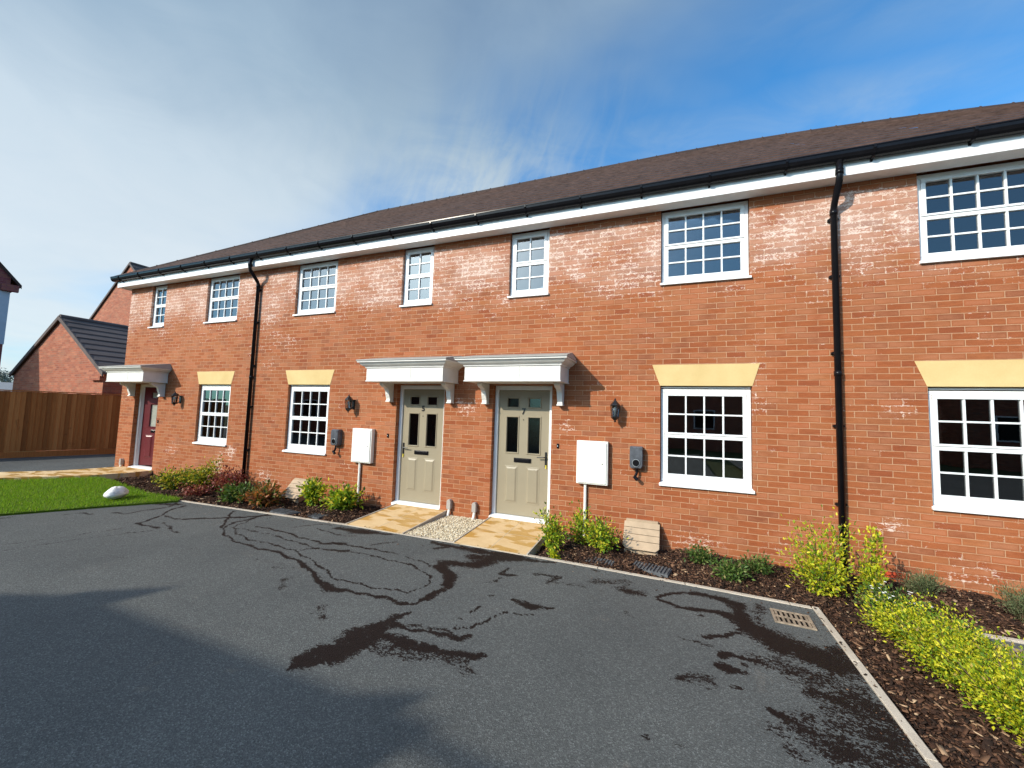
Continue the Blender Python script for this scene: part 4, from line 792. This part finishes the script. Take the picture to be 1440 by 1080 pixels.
def charger(x, z, label):
    r_ = empty('car_charger', (x, 0, z), label=label, cat='car charger', group='dark car chargers on the front wall')
    mb = MB(); secs = []
    hw0 = .09
    outline = [(-.078, .155), (.078, .155), (.088, .145), (.090, 0), (.088, -.12), (.07, -.155), (-.07, -.155), (-.088, -.12), (-.090, 0), (-.088, .145)]
    for s_c, yy in ((1.0, -.001), (1.0, -.07), (.95, -.095), (.86, -.108)): secs.append([(a*s_c, yy, b_*s_c) for a, b_ in outline])
    n_ = len(outline); V_ = [p for s_ in secs for p in s_]
    F_ = [(k*n_+i, (k+1)*n_+i, (k+1)*n_+(i+1) % n_, k*n_+(i+1) % n_) for k in range(3) for i in range(n_)]+[tuple(range(3*n_, 4*n_))]
    mb.add(V_, F_); mb.build('shell', M['charger'], r_, bevel=.004)
    MB().tube([(0, -.118, -.07), (0, -.104, -.07)], .052, 24).build('socket_ring', M['ring'], r_)
    MB().tube([(0, -.122, -.07), (0, -.106, -.07)], .044, 24).build('socket_cap', M['black'], r_)
    cb = MB(); cb.tube([(0, -.06, -.15), (.005, -.065, -.20), (-.012, -.07, -.25), (-.02, -.075, -.285)], [.012, .012, .014, .02], 10); cb.tube([(-.03, -.085, -.255), (.02, -.085, -.305)], [.02, .027], 12)
    cb.tube([(.012, -.06, -.15), (.02, -.06, -.21), (.0, -.065, -.26)], .007, 8)
    cb.build('plug', M['black'], r_)
charger(-.457, 1.09, 'dark grey car charger between white meter box and ground window near number 7')
charger(-5.92, 1.09, 'dark grey car charger between window and meter box left of number 5')
for x, lb in ((-1.60, 'tiny black bell push right of the number 7 door'), (-4.76, 'tiny black bell push left of the number 5 door'), (-11.66, 'tiny black bell push beside the dark red door')):
    r_ = empty('door_bell', (x, 0, 1.18), label=lb, cat='door bell', group='bell pushes by the front doors')
    MB().box(-.016, .016, -.016, -.001, -.035, .035).build('plate', M['black'], r_, bevel=.003); MB().tube([(0, -.022, 0), (0, -.015, 0)], .009, 10).build('button', M['silver'], r_)

def pipe_cover(x, y, label):
    r_ = empty('pipe_cover', (x, y, 0), label=label, cat='pipe cover', group='capped pipes at the foot of the wall')
    pts = [(-.036, 0), (.036, 0), (.036, .12), (.026, .145), (.012, .155), (-.012, .155), (-.026, .145), (-.036, .12)]
    MB().prism([(a, b_+.045) for a, b_ in pts], -.072, -.001, 'y').build('cap', M['vent'], r_, bevel=.005)
    MB().tube([(0, -.035, .05), (0, -.055, -.02), (-.01, -.085, -.11)], .022, 10).build('pipe', M['meter'], r_)
pipe_cover(-3.415, 0, 'grey-capped white pipe on the gravel nearer door number 5')
pipe_cover(-2.95, 0, 'grey-capped white pipe on the gravel nearer door number 7')
pipe_cover(-12.97, 0, 'small grey-capped pipe at the far left wall corner')

def gas_box(x, label):
    r_ = empty('gas_box', (x, 0, -.12), label=label, cat='gas box', group='tan sloping boxes at the foot of the wall')
    hw = .23; lid = MB(); a, b_ = Vector((0, -.06, .335)), Vector((0, -.33, .045)); d = (b_-a); L = d.length; d.normalize(); nrm = Vector((0, d.z, -d.y)); nrm = -nrm if nrm.z < 0 else nrm
    cuts = [0, .22, .46, .70, 1.0]
    for i in range(4):
        t0, t1 = cuts[i]*L+(.003 if i else 0), cuts[i+1]*L-(.003 if i < 3 else 0); x0_ = x1_ = hw
        c_ = .045 if i == 3 else 0
        P0 = a+d*t0; P1 = a+d*t1; Pm = a+d*(t1-c_)
        pl = [(-hw, P0), (hw, P0), (hw, Pm), (hw-c_, P1), (-hw+c_, P1), (-hw, Pm)] if c_ else [(-hw, P0), (hw, P0), (hw, P1), (-hw, P1)]
        V_ = [(q, p.y, p.z) for q, p in pl]+[(q, p.y-nrm.y*.0+(-nrm.y)*.018, p.z-nrm.z*.018) for q, p in pl]; n_ = len(pl)
        lid.add(V_, [tuple(range(n_))[::-1], tuple(range(n_, 2*n_))]+[(k, (k+1) % n_, (k+1) % n_+n_, k+n_) for k in range(n_)])
    lid.build('lid', M['tan'], r_, bevel=.003)
    MB().prism([(-.002, -.15), (-.002, .36), (-.055, .36), (-.055, .315), (-.285, .06), (-.30, -.15)], -hw+.02, hw-.02, 'x').build('base', M['tan'], r_, bevel=.004)
gas_box(-.375, 'tan sloping box against the wall under the window right of number 7')
gas_box(-6.72, 'tan sloping box against the wall left of number 5, partly behind a shrub')

def ground_cover(x, y, w_, d_, rz, label):
    r_ = empty('inspection_cover', (x, y, -.125), rz, label=label, cat='cover', group='ribbed grey covers in the bark')
    mb = MB(); mb.box(-w_/2, w_/2, -d_/2, d_/2, -.02, .018); mb.build('plate', M['slate'], r_, bevel=.005)
    rb = MB(); n_ = int(w_/.035)
    for i in range(n_): xx = -w_/2+(i+.5)*w_/n_; rb.box(xx-.008, xx+.008, -d_/2+.015, d_/2-.015, .0185, .030+random.uniform(-.003, .003))
    rb.build('ribs', M['slate'], r_)
ground_cover(-.80, -.90, .33, .22, -.08, 'ribbed grey cover in the bark, left of the two under the tan box')
ground_cover(-.22, -.83, .42, .24, -.18, 'ribbed grey cover in the bark just in front of the right tan box')
ground_cover(-6.0, -.98, .48, .22, -.05, 'ribbed grey cover in the bark by the left kerb near the bronze shrub')
ground_cover(-5.35, -.92, .30, .2, -.05, 'small ribbed grey cover in the bark left of the number 5 path')

# gully grate in the tarmac
def grate(x, y, rz, label):
    r_ = empty('gully_grate', (x, y, ZA), rz, label=label, cat='drain grate', group='slotted drain grates')
    W_, H_ = .30, .27; fr = MB(); fr.box(-W_/2, W_/2, -H_/2, -H_/2+.022, .0, .012); fr.box(-W_/2, W_/2, H_/2-.022, H_/2, 0, .012); fr.box(-W_/2, -W_/2+.022, -H_/2+.022, H_/2-.022, 0, .012); fr.box(W_/2-.022, W_/2, -H_/2+.022, H_/2-.022, 0, .012)
    fr.build('frame', M['iron'], r_, bevel=.002)
    br = MB(); br.box(-W_/2+.022, W_/2-.022, -.010, .010, .001, .0115)
    for i in range(1, 8): xx = -W_/2+i*W_/8; br.box(xx-.0085, xx+.0085, -H_/2+.022, -.010, .001, .0112); br.box(xx-.0085, xx+.0085, .010, H_/2-.022, .001, .0112)
    br.build('bars', M['iron'], r_); MB().box(-W_/2+.01, W_/2-.01, -H_/2+.01, H_/2-.01, .0005, .003).build('pit', M['pit'], r_)
grate(.99, -1.62, -.05, 'worn iron drain grate in the tarmac by the kerb corner')
grate(2.52, -1.55, -.1, 'iron drain grate in the next bay behind the golden shrub at right edge')

# white stone on the lawn
V_ = []; F_ = []; nu, nv = 22, 12
for j in range(nv+1):
    ph = math.pi*j/nv
    for i in range(nu):
        t = 2*math.pi*i/nu; sx, sy, sz = .205, .14, .115
        x_, y_, z_ = math.sin(ph)*math.cos(t), math.sin(ph)*math.sin(t), math.cos(ph)
        k = 1+.05*math.sin(3*t+1)+.04*math.sin(5*ph); z_ = z_*(1-.14*x_*(1 if z_ > 0 else 0)) 
        V_.append((x_*sx*k, y_*sy*k, z_*sz*k*(1.0 if z_ > 0 else .7)))
for j in range(nv):
    for i in range(nu): F_.append((j*nu+i, (j+1)*nu+i, (j+1)*nu+(i+1) % nu, j*nu+(i+1) % nu))
st = MB().add(V_, F_).build('boulder', M['stone'], smooth=True, loc=(-8.96, -1.90, .045)); st.rotation_euler = (0, 0, R(-52))
tag(st, 'smooth white oval stone lying on the lawn', 'stone')

# ------------------------------------------------------------------ fence
fn = empty('board_fence', (-17.0, 0, -.03), label='tall brown close-boarded timber fence at the end of the driveway', cat='fence')
A, B = Vector((-19.1, -6.2)), Vector((-15.9, 3.2)); dv = (B-A).normalized(); ang = math.atan2(dv.y, dv.x)
T = Matrix.Translation((A.x+17.0, A.y, 0)) @ Matrix.Rotation(ang, 4, 'Z'); Ln = (B-A).length+2
bd = MB(); x = 0
while x < Ln:
    w_ = .098; dz_ = random.uniform(-.008, .008)
    bd.prism([(x, .012), (x+w_+.012, .0), (x+w_+.012, -.022-random.uniform(0, .003)), (x, -.006)], .17, 1.86+dz_, 'z', M=T); x += w_
bd.build('boards', M['fence'], fn)
MB().box(0, Ln, -.03, .0, .0, .165, M=T).build('gravel_board', M['fence'], fn)
cp = MB().box(0, Ln, -.035, .035, 1.872, 1.90, M=T).build('capping', M['fence'], fn)
rl = MB(); [rl.box(0, Ln, .014, .06, z, z+.08, M=T) for z in (.3, 1.0, 1.6)]; rl.build('rails', M['fence'], fn)
k = 0
while k*1.9 < Ln:
    MB().box(k*1.9, k*1.9+.1, .061, .16, 0, 1.86, M=T).build('post', M['fence'], fn); k += 1

# ------------------------------------------------------------------ neighbouring buildings
def gable_block(name, label, cat, base, rz, W_, D_, ze, pitch, wallm, tilem, over=.25, extra=None, steps=10):
    """gable end faces local -y, ridge runs along +y; base = middle of the gable at ground"""
    r_ = empty(name, base, rz, label=label, cat=cat)
    zr = ze+W_/2*math.tan(pitch); w_ = MB()
    w_.add([(-W_/2, 0, -.3), (W_/2, 0, -.3), (W_/2, 0, ze), (0, 0, zr), (-W_/2, 0, ze), (-W_/2, D_, -.3), (W_/2, D_, -.3), (W_/2, D_, ze), (0, D_, zr), (-W_/2, D_, ze)],
           [(0, 1, 2, 3, 4), (9, 8, 7, 6, 5), (1, 6, 7, 2), (0, 4, 9, 5)])
    wl = w_.build('wall', wallm, r_)
    rr = MB(); tn = math.tan(pitch)
    for s_ in (-1, 1):
        hw = W_/2+over; n_ = steps
        for k in range(n_):
            x0_, x1_ = hw*(1-k/n_), hw*(1-(k+1)/n_); z0_ = zr+.06-x0_*tn; z1_ = zr+.06-x1_*tn
            v = [(s_*x0_, -.06, z0_+.035), (s_*x0_, D_+.06, z0_+.035), (s_*x1_, D_+.06, z1_+.0), (s_*x1_, -.06, z1_+.0), (s_*x0_, -.06, z0_-.05), (s_*x0_, D_+.06, z0_-.05), (s_*x1_, D_+.06, z1_-.05), (s_*x1_, -.06, z1_-.05)]
            rr.add(v, [(0, 1, 2, 3), (7, 6, 5, 4), (0, 4, 5, 1), (3, 7, 4, 0), (1, 5, 6, 2)])
    ro = rr.build('roof', tilem, r_)
    rg = MB(); rg.tube([(0, -.06, zr+.05), (0, D_+.06, zr+.05)], .10, 8)
    rg.build('ridge_tiles', tilem, ro)
    vg = MB()
    for s_ in (-1, 1):
        hw = W_/2+over
        vg.add([(0, -.10, zr+.09), (s_*hw, -.10, zr+.09-hw*tn), (s_*hw, -.10, zr-.06-hw*tn), (0, -.10, zr-.06), (0, -.061, zr+.09), (s_*hw, -.061, zr+.09-hw*tn), (s_*hw, -.061, zr-.06-hw*tn), (0, -.061, zr-.06)],
               [(0, 1, 2, 3), (0, 4, 5, 1), (1, 5, 6, 2), (3, 2, 6, 7)])
    vg.build('verge', M['tile_grey'] if tilem is M['tile_grey'] else tilem, ro)
    return r_
gr = gable_block('brick_garage', 'red brick garage with grey tiled pitched roof behind the fence', 'garage', (-21.13, 1.5, 0), 0, 6.5, 7.0, 2.60, R(32.3), M['brick_far'], M['tile_grey'], over=.12)
MB().box(2.6, 3.25, -.10, -.001, 2.33, 2.47).build('corbel', M['brick_far'], gr)
hb = gable_block('brick_house', 'tall red brick house gable rising behind the garage', 'house', (-31.7, 8.0, 0), 0, 12.0, 10, 5.25, R(40), M['brick_far'], M['tile_grey'], over=.3, steps=16)
# dark house at the left edge: brick gable over pale render, in shade
ph = R(-8); nrm = Vector((math.cos(ph), math.sin(ph), 0)); tg = Vector((-nrm.y, nrm.x, 0))
E0 = Vector((-26.0, 1.895, 0)); hwid = 3.6; cen = E0-tg*(hwid+.30)
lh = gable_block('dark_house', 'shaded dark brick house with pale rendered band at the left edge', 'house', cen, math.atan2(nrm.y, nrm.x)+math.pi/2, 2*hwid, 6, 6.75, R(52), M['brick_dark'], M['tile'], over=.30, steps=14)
MB().box(-hwid-.02, hwid+.02, -.03, -.002, 3.87, 6.10).build('render_band', M['render'], lh)
MB().box(hwid-.25, hwid+.22, -.20, -.002, 6.12, 6.40).build('box_end', M['brick_dark'], lh)

# house across the parking court (behind the photographer): casts the shadow on the tarmac
oh = empty('opposite_house', (-16, -15, 0), label='brick house across the court behind the photographer', cat='house')
def block(x0_, x1_, hd, zr, ze, parent_):
    """brick block with a plain ridge along x; returns its roof"""
    w_ = MB(); k = (zr-ze)/hd
    w_.add([(x0_, hd, -.3), (x1_, hd, -.3), (x1_, -hd, -.3), (x0_, -hd, -.3), (x0_, hd, ze), (x1_, hd, ze), (x1_, -hd, ze), (x0_, -hd, ze), (x0_, 0, zr-.02), (x1_, 0, zr-.02)],
           [(1, 0, 4, 5), (2, 1, 5, 9, 6), (3, 2, 6, 7), (0, 3, 7, 8, 4)])
    w_.build('wall', M['brick_far'], parent_); w_ = MB(); e = .25
    for s_ in (1, -1): w_.add([(x0_-.05, s_*(hd+e), ze-e*k), (x1_+.05, s_*(hd+e), ze-e*k), (x1_+.05, 0, zr), (x0_-.05, 0, zr), (x0_-.05, s_*(hd+e), ze-e*k+.06), (x1_+.05, s_*(hd+e), ze-e*k+.06), (x1_+.05, 0, zr+.06), (x0_-.05, 0, zr+.06)], [(0, 1, 2, 3), (7, 6, 5, 4), (0, 4, 5, 1), (1, 5, 6, 2), (3, 0, 4, 7)])
    return w_.build('roof', M['tile'], parent_)
orf = block(3.78, 7.33, 2.8, 7.30, 4.63, oh); block(-7, 3.75, 2.5, 6.3, 4.4, oh)
MB().add([(3.72, -.19, 7.25), (4.10, -.19, 7.25), (4.10, .19, 7.25), (3.72, .19, 7.25), (3.95, 0, 7.66)], [(0, 1, 4), (1, 2, 4), (2, 3, 4), (3, 0, 4), (3, 2, 1, 0)]).build('shadow_spike', M['tile'], orf)  # unseen pyramid, added and sized to cast the spike in the tarmac shadow
MB().add([(6.7, -.1, 7.25), (7.1, -.1, 7.25), (7.1, .1, 7.25), (6.7, .1, 7.25), (7.08, 0, 7.50)], [(0, 1, 4), (1, 2, 4), (2, 3, 4), (3, 0, 4), (3, 2, 1, 0)]).build('shadow_bump', M['tile'], orf)  # unseen, added for the small bump along the shadow's edge
MB().tube([(7.3, 0, 7.27), (8.4, 0, 7.22)], .035, 8).build('shadow_pole', M['black_metal'], orf)  # unseen pole added to throw the thin line beside the house shadow
for xx in (-5.5, -2.5, .5, 5.0):
    for zz in (1.0, 3.4): 
        yy = 2.8 if xx > 3 else 2.5; f_ = MB().box(xx, xx+1.2, yy+.001, yy+.04, zz, zz+1.1).build('window', M['white'], oh); MB().box(xx+.07, xx+1.13, yy+.0405, yy+.046, zz+.07, zz+1.03).build('pane', M['black'], f_)
def far_row(x, y, L_, lab):
    r_ = empty('opposite_house', (x, y, 0), label=lab, cat='house'); w_ = MB()
    w_.add([(0, 0, -.3), (L_, 0, -.3), (L_, -7, -.3), (0, -7, -.3), (0, 0, 5), (L_, 0, 5), (L_, -7, 5), (0, -7, 5), (0, -3.5, 7.8), (L_, -3.5, 7.8)], [(1, 0, 4, 5), (2, 1, 5, 9, 6), (3, 2, 6, 7), (0, 3, 7, 8, 4)])
    w_.build('wall', M['brick_far'], r_)
    w_ = MB()
    for s_ in (1, -1): w_.add([(-.2, -3.5+s_*3.8, 4.82), (L_+.2, -3.5+s_*3.8, 4.82), (L_+.2, -3.5, 7.86), (-.2, -3.5, 7.86), (-.2, -3.5+s_*3.8, 4.88), (L_+.2, -3.5+s_*3.8, 4.88), (L_+.2, -3.5, 7.92), (-.2, -3.5, 7.92)], [(0, 1, 2, 3), (7, 6, 5, 4), (0, 4, 5, 1), (1, 5, 6, 2), (3, 0, 4, 7)])
    w_.build('roof', M['tile'], r_)
    xx = 1.2
    while xx < L_-1.5:
        for zz in (1.0, 3.4): 
            f_ = MB().box(xx, xx+1.2, .001, .04, zz, zz+1.2).build('window', M['white'], r_); MB().box(xx+.07, xx+1.13, .0405, .046, zz+.07, zz+1.13).build('pane', M['black'], f_)
        xx += 3.1
far_row(-3, -22, 13, 'brick house across the street from the right-hand windows'); far_row(13, -20, 12, 'brick house farther along the street, opposite the right end')

# far skyline at the left edge: roof and bare trees
fh = empty('distant_house', (-95, 24, 0), R(60), label='pale distant house roof just above the fence at the left edge', cat='house')
MB().box(-6, 6, -4, 4, -.3, 2.2).build('wall', M['render'], fh)
MB().prism([(-4.4, 2.15), (4.4, 2.15), (0, 4.0)], -6.3, 6.3, 'x').build('roof', M['lead'], fh)
def far_tree(x, y, h, label):
    r_ = empty('bare_tree', (x, y, -.3), label=label, cat='tree', group='hazy trees on the skyline')
    mb = MB(); mb.tube([(0, 0, 0), (.1, 0, h*.3), (0, .1, h*.55)], [.3, .2, .1], 8)
    for k in range(9):
        a = k*.7; mb.tube([(0, 0, h*(.25+.03*k)), (math.cos(a)*h*.2, math.sin(a)*h*.2, h*(.5+.03*k))], [.08, .02], 5)
    mb.build('trunk', M['stem'], r_)
    n_ = 2600; u = rng.normal(0, 1, (n_, 3)); u /= np.linalg.norm(u, axis=1)[:, None]; rr_ = rng.uniform(.35, 1, n_)**.5
    cl_ = .16*np.sin(u[:, 0]*6+x)*np.cos(u[:, 1]*5)
    c_ = u*(rr_+cl_)[:, None]*np.array([h*.42, h*.42, h*.36])+np.array([0, 0, h*.62])
    t1 = rng.normal(0, .22, (n_, 3)); t2 = rng.normal(0, .22, (n_, 3))
    np_mesh('crown', np.stack([c_, c_+t1, c_+t2], 1).reshape(-1, 3), np.arange(3*n_).reshape(-1, 3), [M['fartree']], r_)
for x, y, h, lb in ((-120, 36, 7.6, 'hazy bare tree on the skyline, in front of its neighbours'), (-128, 30, 8.2, 'hazy bare tree at the extreme left skyline'), (-126, 45, 7.6, 'hazy bare tree on the skyline nearest the garage')): far_tree(x, y, h, lb)

# ------------------------------------------------------------------ shrubs
def shrub(name, label, x, y, rx, ry, h, n_leaf, leaf, matl, stems=14, group=None, cat='shrub', droop=.2, top=None, base_z=-.12, lean=(0, 0), needle=False, rough=.25, topn=0, topm=None):
    r_ = empty(name, (x, y, base_z), label=label, cat=cat, group=group)
    sm = MB(); tips = []
    for k in range(stems):
        a = 2*math.pi*k/stems+random.uniform(-.3, .3); rad = math.sqrt(random.uniform(.02, 1)); zz = h*random.uniform(.62, 1.0)*math.sqrt(max(.12, 1-.62*rad*rad))
        tip = Vector((math.cos(a)*rx*rad+lean[0], math.sin(a)*ry*rad+lean[1], zz))
        mid = Vector((tip.x*.45, tip.y*.45, zz*.55)); tips.append((mid, tip))
        sm.tube([(tip.x*.06, tip.y*.06, -.02), mid, tip], [.006, .004, .0015] if h < .8 else [.008, .005, .002], 5)
    if top:
        for (tx, ty, tz) in top:
            tip = Vector((tx, ty, tz)); mid = Vector((tx*.6, ty*.6, tz*.55)); tips += [(mid, tip)]*2
            sm.tube([(0, 0, -.02), mid, tip], [.007, .005, .002], 5)
    sm.build('stems', M['stem'], r_)
    idx = rng.integers(0, len(tips), n_leaf); t = rng.beta(2.0, 1.1, n_leaf)
    mids = np.array([tuple(a) for a, _ in tips]); tps = np.array([tuple(b_) for _, b_ in tips])
    p = np.where(t[:, None] < .5, mids[idx]*(t[:, None]*2), mids[idx]+(tps[idx]-mids[idx])*((t[:, None]-.5)*2))
    sp = rough*min(rx, ry, h)*(.45+.9*t)
    p = p+rng.normal(0, 1, (n_leaf, 3))*sp[:, None]*np.array([1, 1, .8]); p[:, 2] = np.maximum(p[:, 2], .01+.02*rng.random(n_leaf))
    out = p-np.array([lean[0]*.4, lean[1]*.4, h*.25]); out /= np.linalg.norm(out, axis=1)[:, None]+1e-6
    d = out*.8+rng.normal(0, .55, (n_leaf, 3)); d[:, 2] += .25-droop; d /= np.linalg.norm(d, axis=1)[:, None]
    sd = np.cross(d, rng.normal(0, 1, (n_leaf, 3))+np.array([0, 0, 1.2])); sd /= np.linalg.norm(sd, axis=1)[:, None]+1e-6; nn = np.cross(sd, d)
    L = leaf*rng.uniform(.6, 1.25, n_leaf)[:, None]; wd = L*(.07 if needle else .24)
    v = np.stack([p, p+d*L*.45+sd*wd+nn*L*.08, p+d*L-nn*L*.06, p+d*L*.45-sd*wd+nn*L*.08], 1)
    f_ = np.array([(0, 1, 2), (0, 2, 3)])[None]+4*np.arange(n_leaf)[:, None, None]
    np_mesh('foliage', v.reshape(-1, 3), f_.reshape(-1, 3), [matl], r_)
    if topn:
        pt = p[rng.integers(0, n_leaf, topn)]+np.array([0, 0, .03])+rng.normal(0, .01, (topn, 3)); vs_ = []; fs_ = []
        for i in range(topn):
            for k in range(5):
                a = k*1.2566; c0 = pt[i]; q1 = c0+np.array([math.cos(a-.5)*.013, math.sin(a-.5)*.013, .006]); q2 = c0+np.array([math.cos(a+.5)*.013, math.sin(a+.5)*.013, .006]); o_ = len(vs_); vs_ += [c0, q1, q2]; fs_.append((o_, o_+1, o_+2))
        np_mesh('blossom', np.array(vs_), np.array(fs_), [topm], r_)
    return r_
S = shrub
S('variegated_shrub', 'yellow and green shrub in left bed, right of the red door step', -9.40, -.74, .32, .26, .46, 2600, .056, M['varieg'], 16)
S('variegated_shrub', 'yellow tipped shrub in left bed, beside the red-leaved shrub', -8.95, -.52, .28, .24, .52, 2200, .056, M['varieg'], 14, top=[(.25, .05, .62)])
S('red_shrub', 'sprawling dark red leaved shrub left of the left drainpipe', -8.40, -.35, .36, .24, .46, 1900, .055, M['redleaf'], 18)
S('red_shrub', 'low red leaved plant against the kerb side of the left bed', -8.55, -.85, .42, .2, .18, 600, .05, M['redleaf'], 12)
S('green_shrub', 'low dark green shrub in front of the left drainpipe', -7.42, -.84, .27, .2, .30, 1200, .075, M['green'], 14, rough=.3)
S('bronze_shrub', 'bronze and orange leaved shrub left of the left tan box', -6.70, -.84, .30, .2, .30, 1100, .085, M['bronze'], 14, rough=.3)
S('bronze_shrub', 'thin reddish green shrub between the low green and bronze shrubs', -7.05, -.55, .22, .2, .38, 420, .08, M['bronze'], 10)
S('lime_shrub', 'bright green dome shrub in front of the left tan box', -6.02, -.42, .19, .18, .50, 1300, .07, M['lime'], 14)
S('lime_shrub', 'wide yellow-green shrub at foot of the pipe left of number 5', -5.30, -.42, .28, .22, .36, 1500, .08, M['lime'], 16, rough=.3)
S('lime_shrub', 'upright yellow-green shrub at the edge of the number 7 path', -1.42, -.80, .13, .13, .42, 1000, .05, M['lime'], 12, top=[(-.12, -.02, .50), (-.03, .0, .46)], rough=.35)
S('lime_shrub', 'small green shrub under the meter box pipe right of number 7', -1.16, -.36, .15, .14, .40, 700, .05, M['lime'], 10, top=[(.02, 0, .5)], rough=.35)
S('lime_shrub', 'yellow topped shrub left of the right tan box', -.86, -.48, .16, .16, .44, 1200, .05, M['lime'], 12, rough=.35)
S('lime_shrub', 'tiny yellow sprig hanging over the kerb by number 7', -1.33, -1.10, .06, .05, .14, 160, .045, M['gold'], 5)
S('green_shrub', 'small green shrub nearest the right tan box', .33, -.36, .17, .13, .19, 700, .042, M['green'], 12)
S('green_shrub', 'low green shrub with tan tips, nearest the kerb', .60, -.80, .18, .15, .20, 850, .042, M['green'], 12)
S('green_shrub', 'low green shrub close to the wall beside the tall golden shrub', .92, -.44, .17, .13, .19, 700, .042, M['green'], 12)
S('golden_shrub', 'tall golden-green shrub just left of the right drainpipe', 1.42, -.80, .24, .20, .56, 2300, .042, M['gold'], 20, top=[(.22, .06, .74), (-.18, .02, .62), (-.02, .05, .66), (.26, .1, .6)], rough=.3)
S('golden_shrub', 'slim upright golden shrub right of the right drainpipe', 1.87, -.72, .085, .085, .50, 1100, .042, M['gold'], 10, top=[(.02, 0, .70), (.06, .02, .62)], rough=.4)
S('rosemary_bush', 'grey-green needle bush against wall under the right window', 2.44, -.34, .17, .13, .24, 2300, .035, M['sage'], 22, needle=True, droop=-.3)
S('rosemary_bush', 'grey-green needle bush cut off by the right edge', 3.02, -.66, .17, .15, .34, 2300, .035, M['sage'], 22, needle=True, droop=-.3)
S('flowering_shrub', 'dark green shrub with small white flowers behind the golden mass', 1.90, -1.04, .26, .16, .22, 2300, .034, M['green'], 18, topn=60, topm=M['petal'])
S('dark_shrub', 'dark green spreading shrub beside the next bay', 2.15, -1.45, .22, .20, .16, 1900, .032, M['green'], 16, topn=5, topm=M['petal'])
random.seed(21)
def shoots(n_, rx, ry, h0, h1): return [(random.uniform(-1, 1)*rx*1.1-.05, random.uniform(-1, 1)*ry+.05, random.uniform(h0, h1)) for _ in range(n_)]
S('golden_shrub', 'large spreading golden-yellow shrub filling the right corner, upper part', 1.80, -1.52, .27, .28, .16, 5200, .027, M['gold'], 40, rough=.26, top=shoots(10, .25, .25, .20, .30))
S('golden_shrub', 'large spreading golden-yellow shrub filling the right corner, middle part', 1.88, -1.98, .29, .34, .24, 9500, .026, M['gold'], 60, rough=.22, top=shoots(18, .27, .3, .28, .38))
S('golden_shrub', 'large spreading golden-yellow shrub filling the right corner, nearest part', 1.94, -2.52, .27, .37, .25, 11500, .025, M['gold'], 60, rough=.22, top=shoots(18, .25, .3, .28, .38))
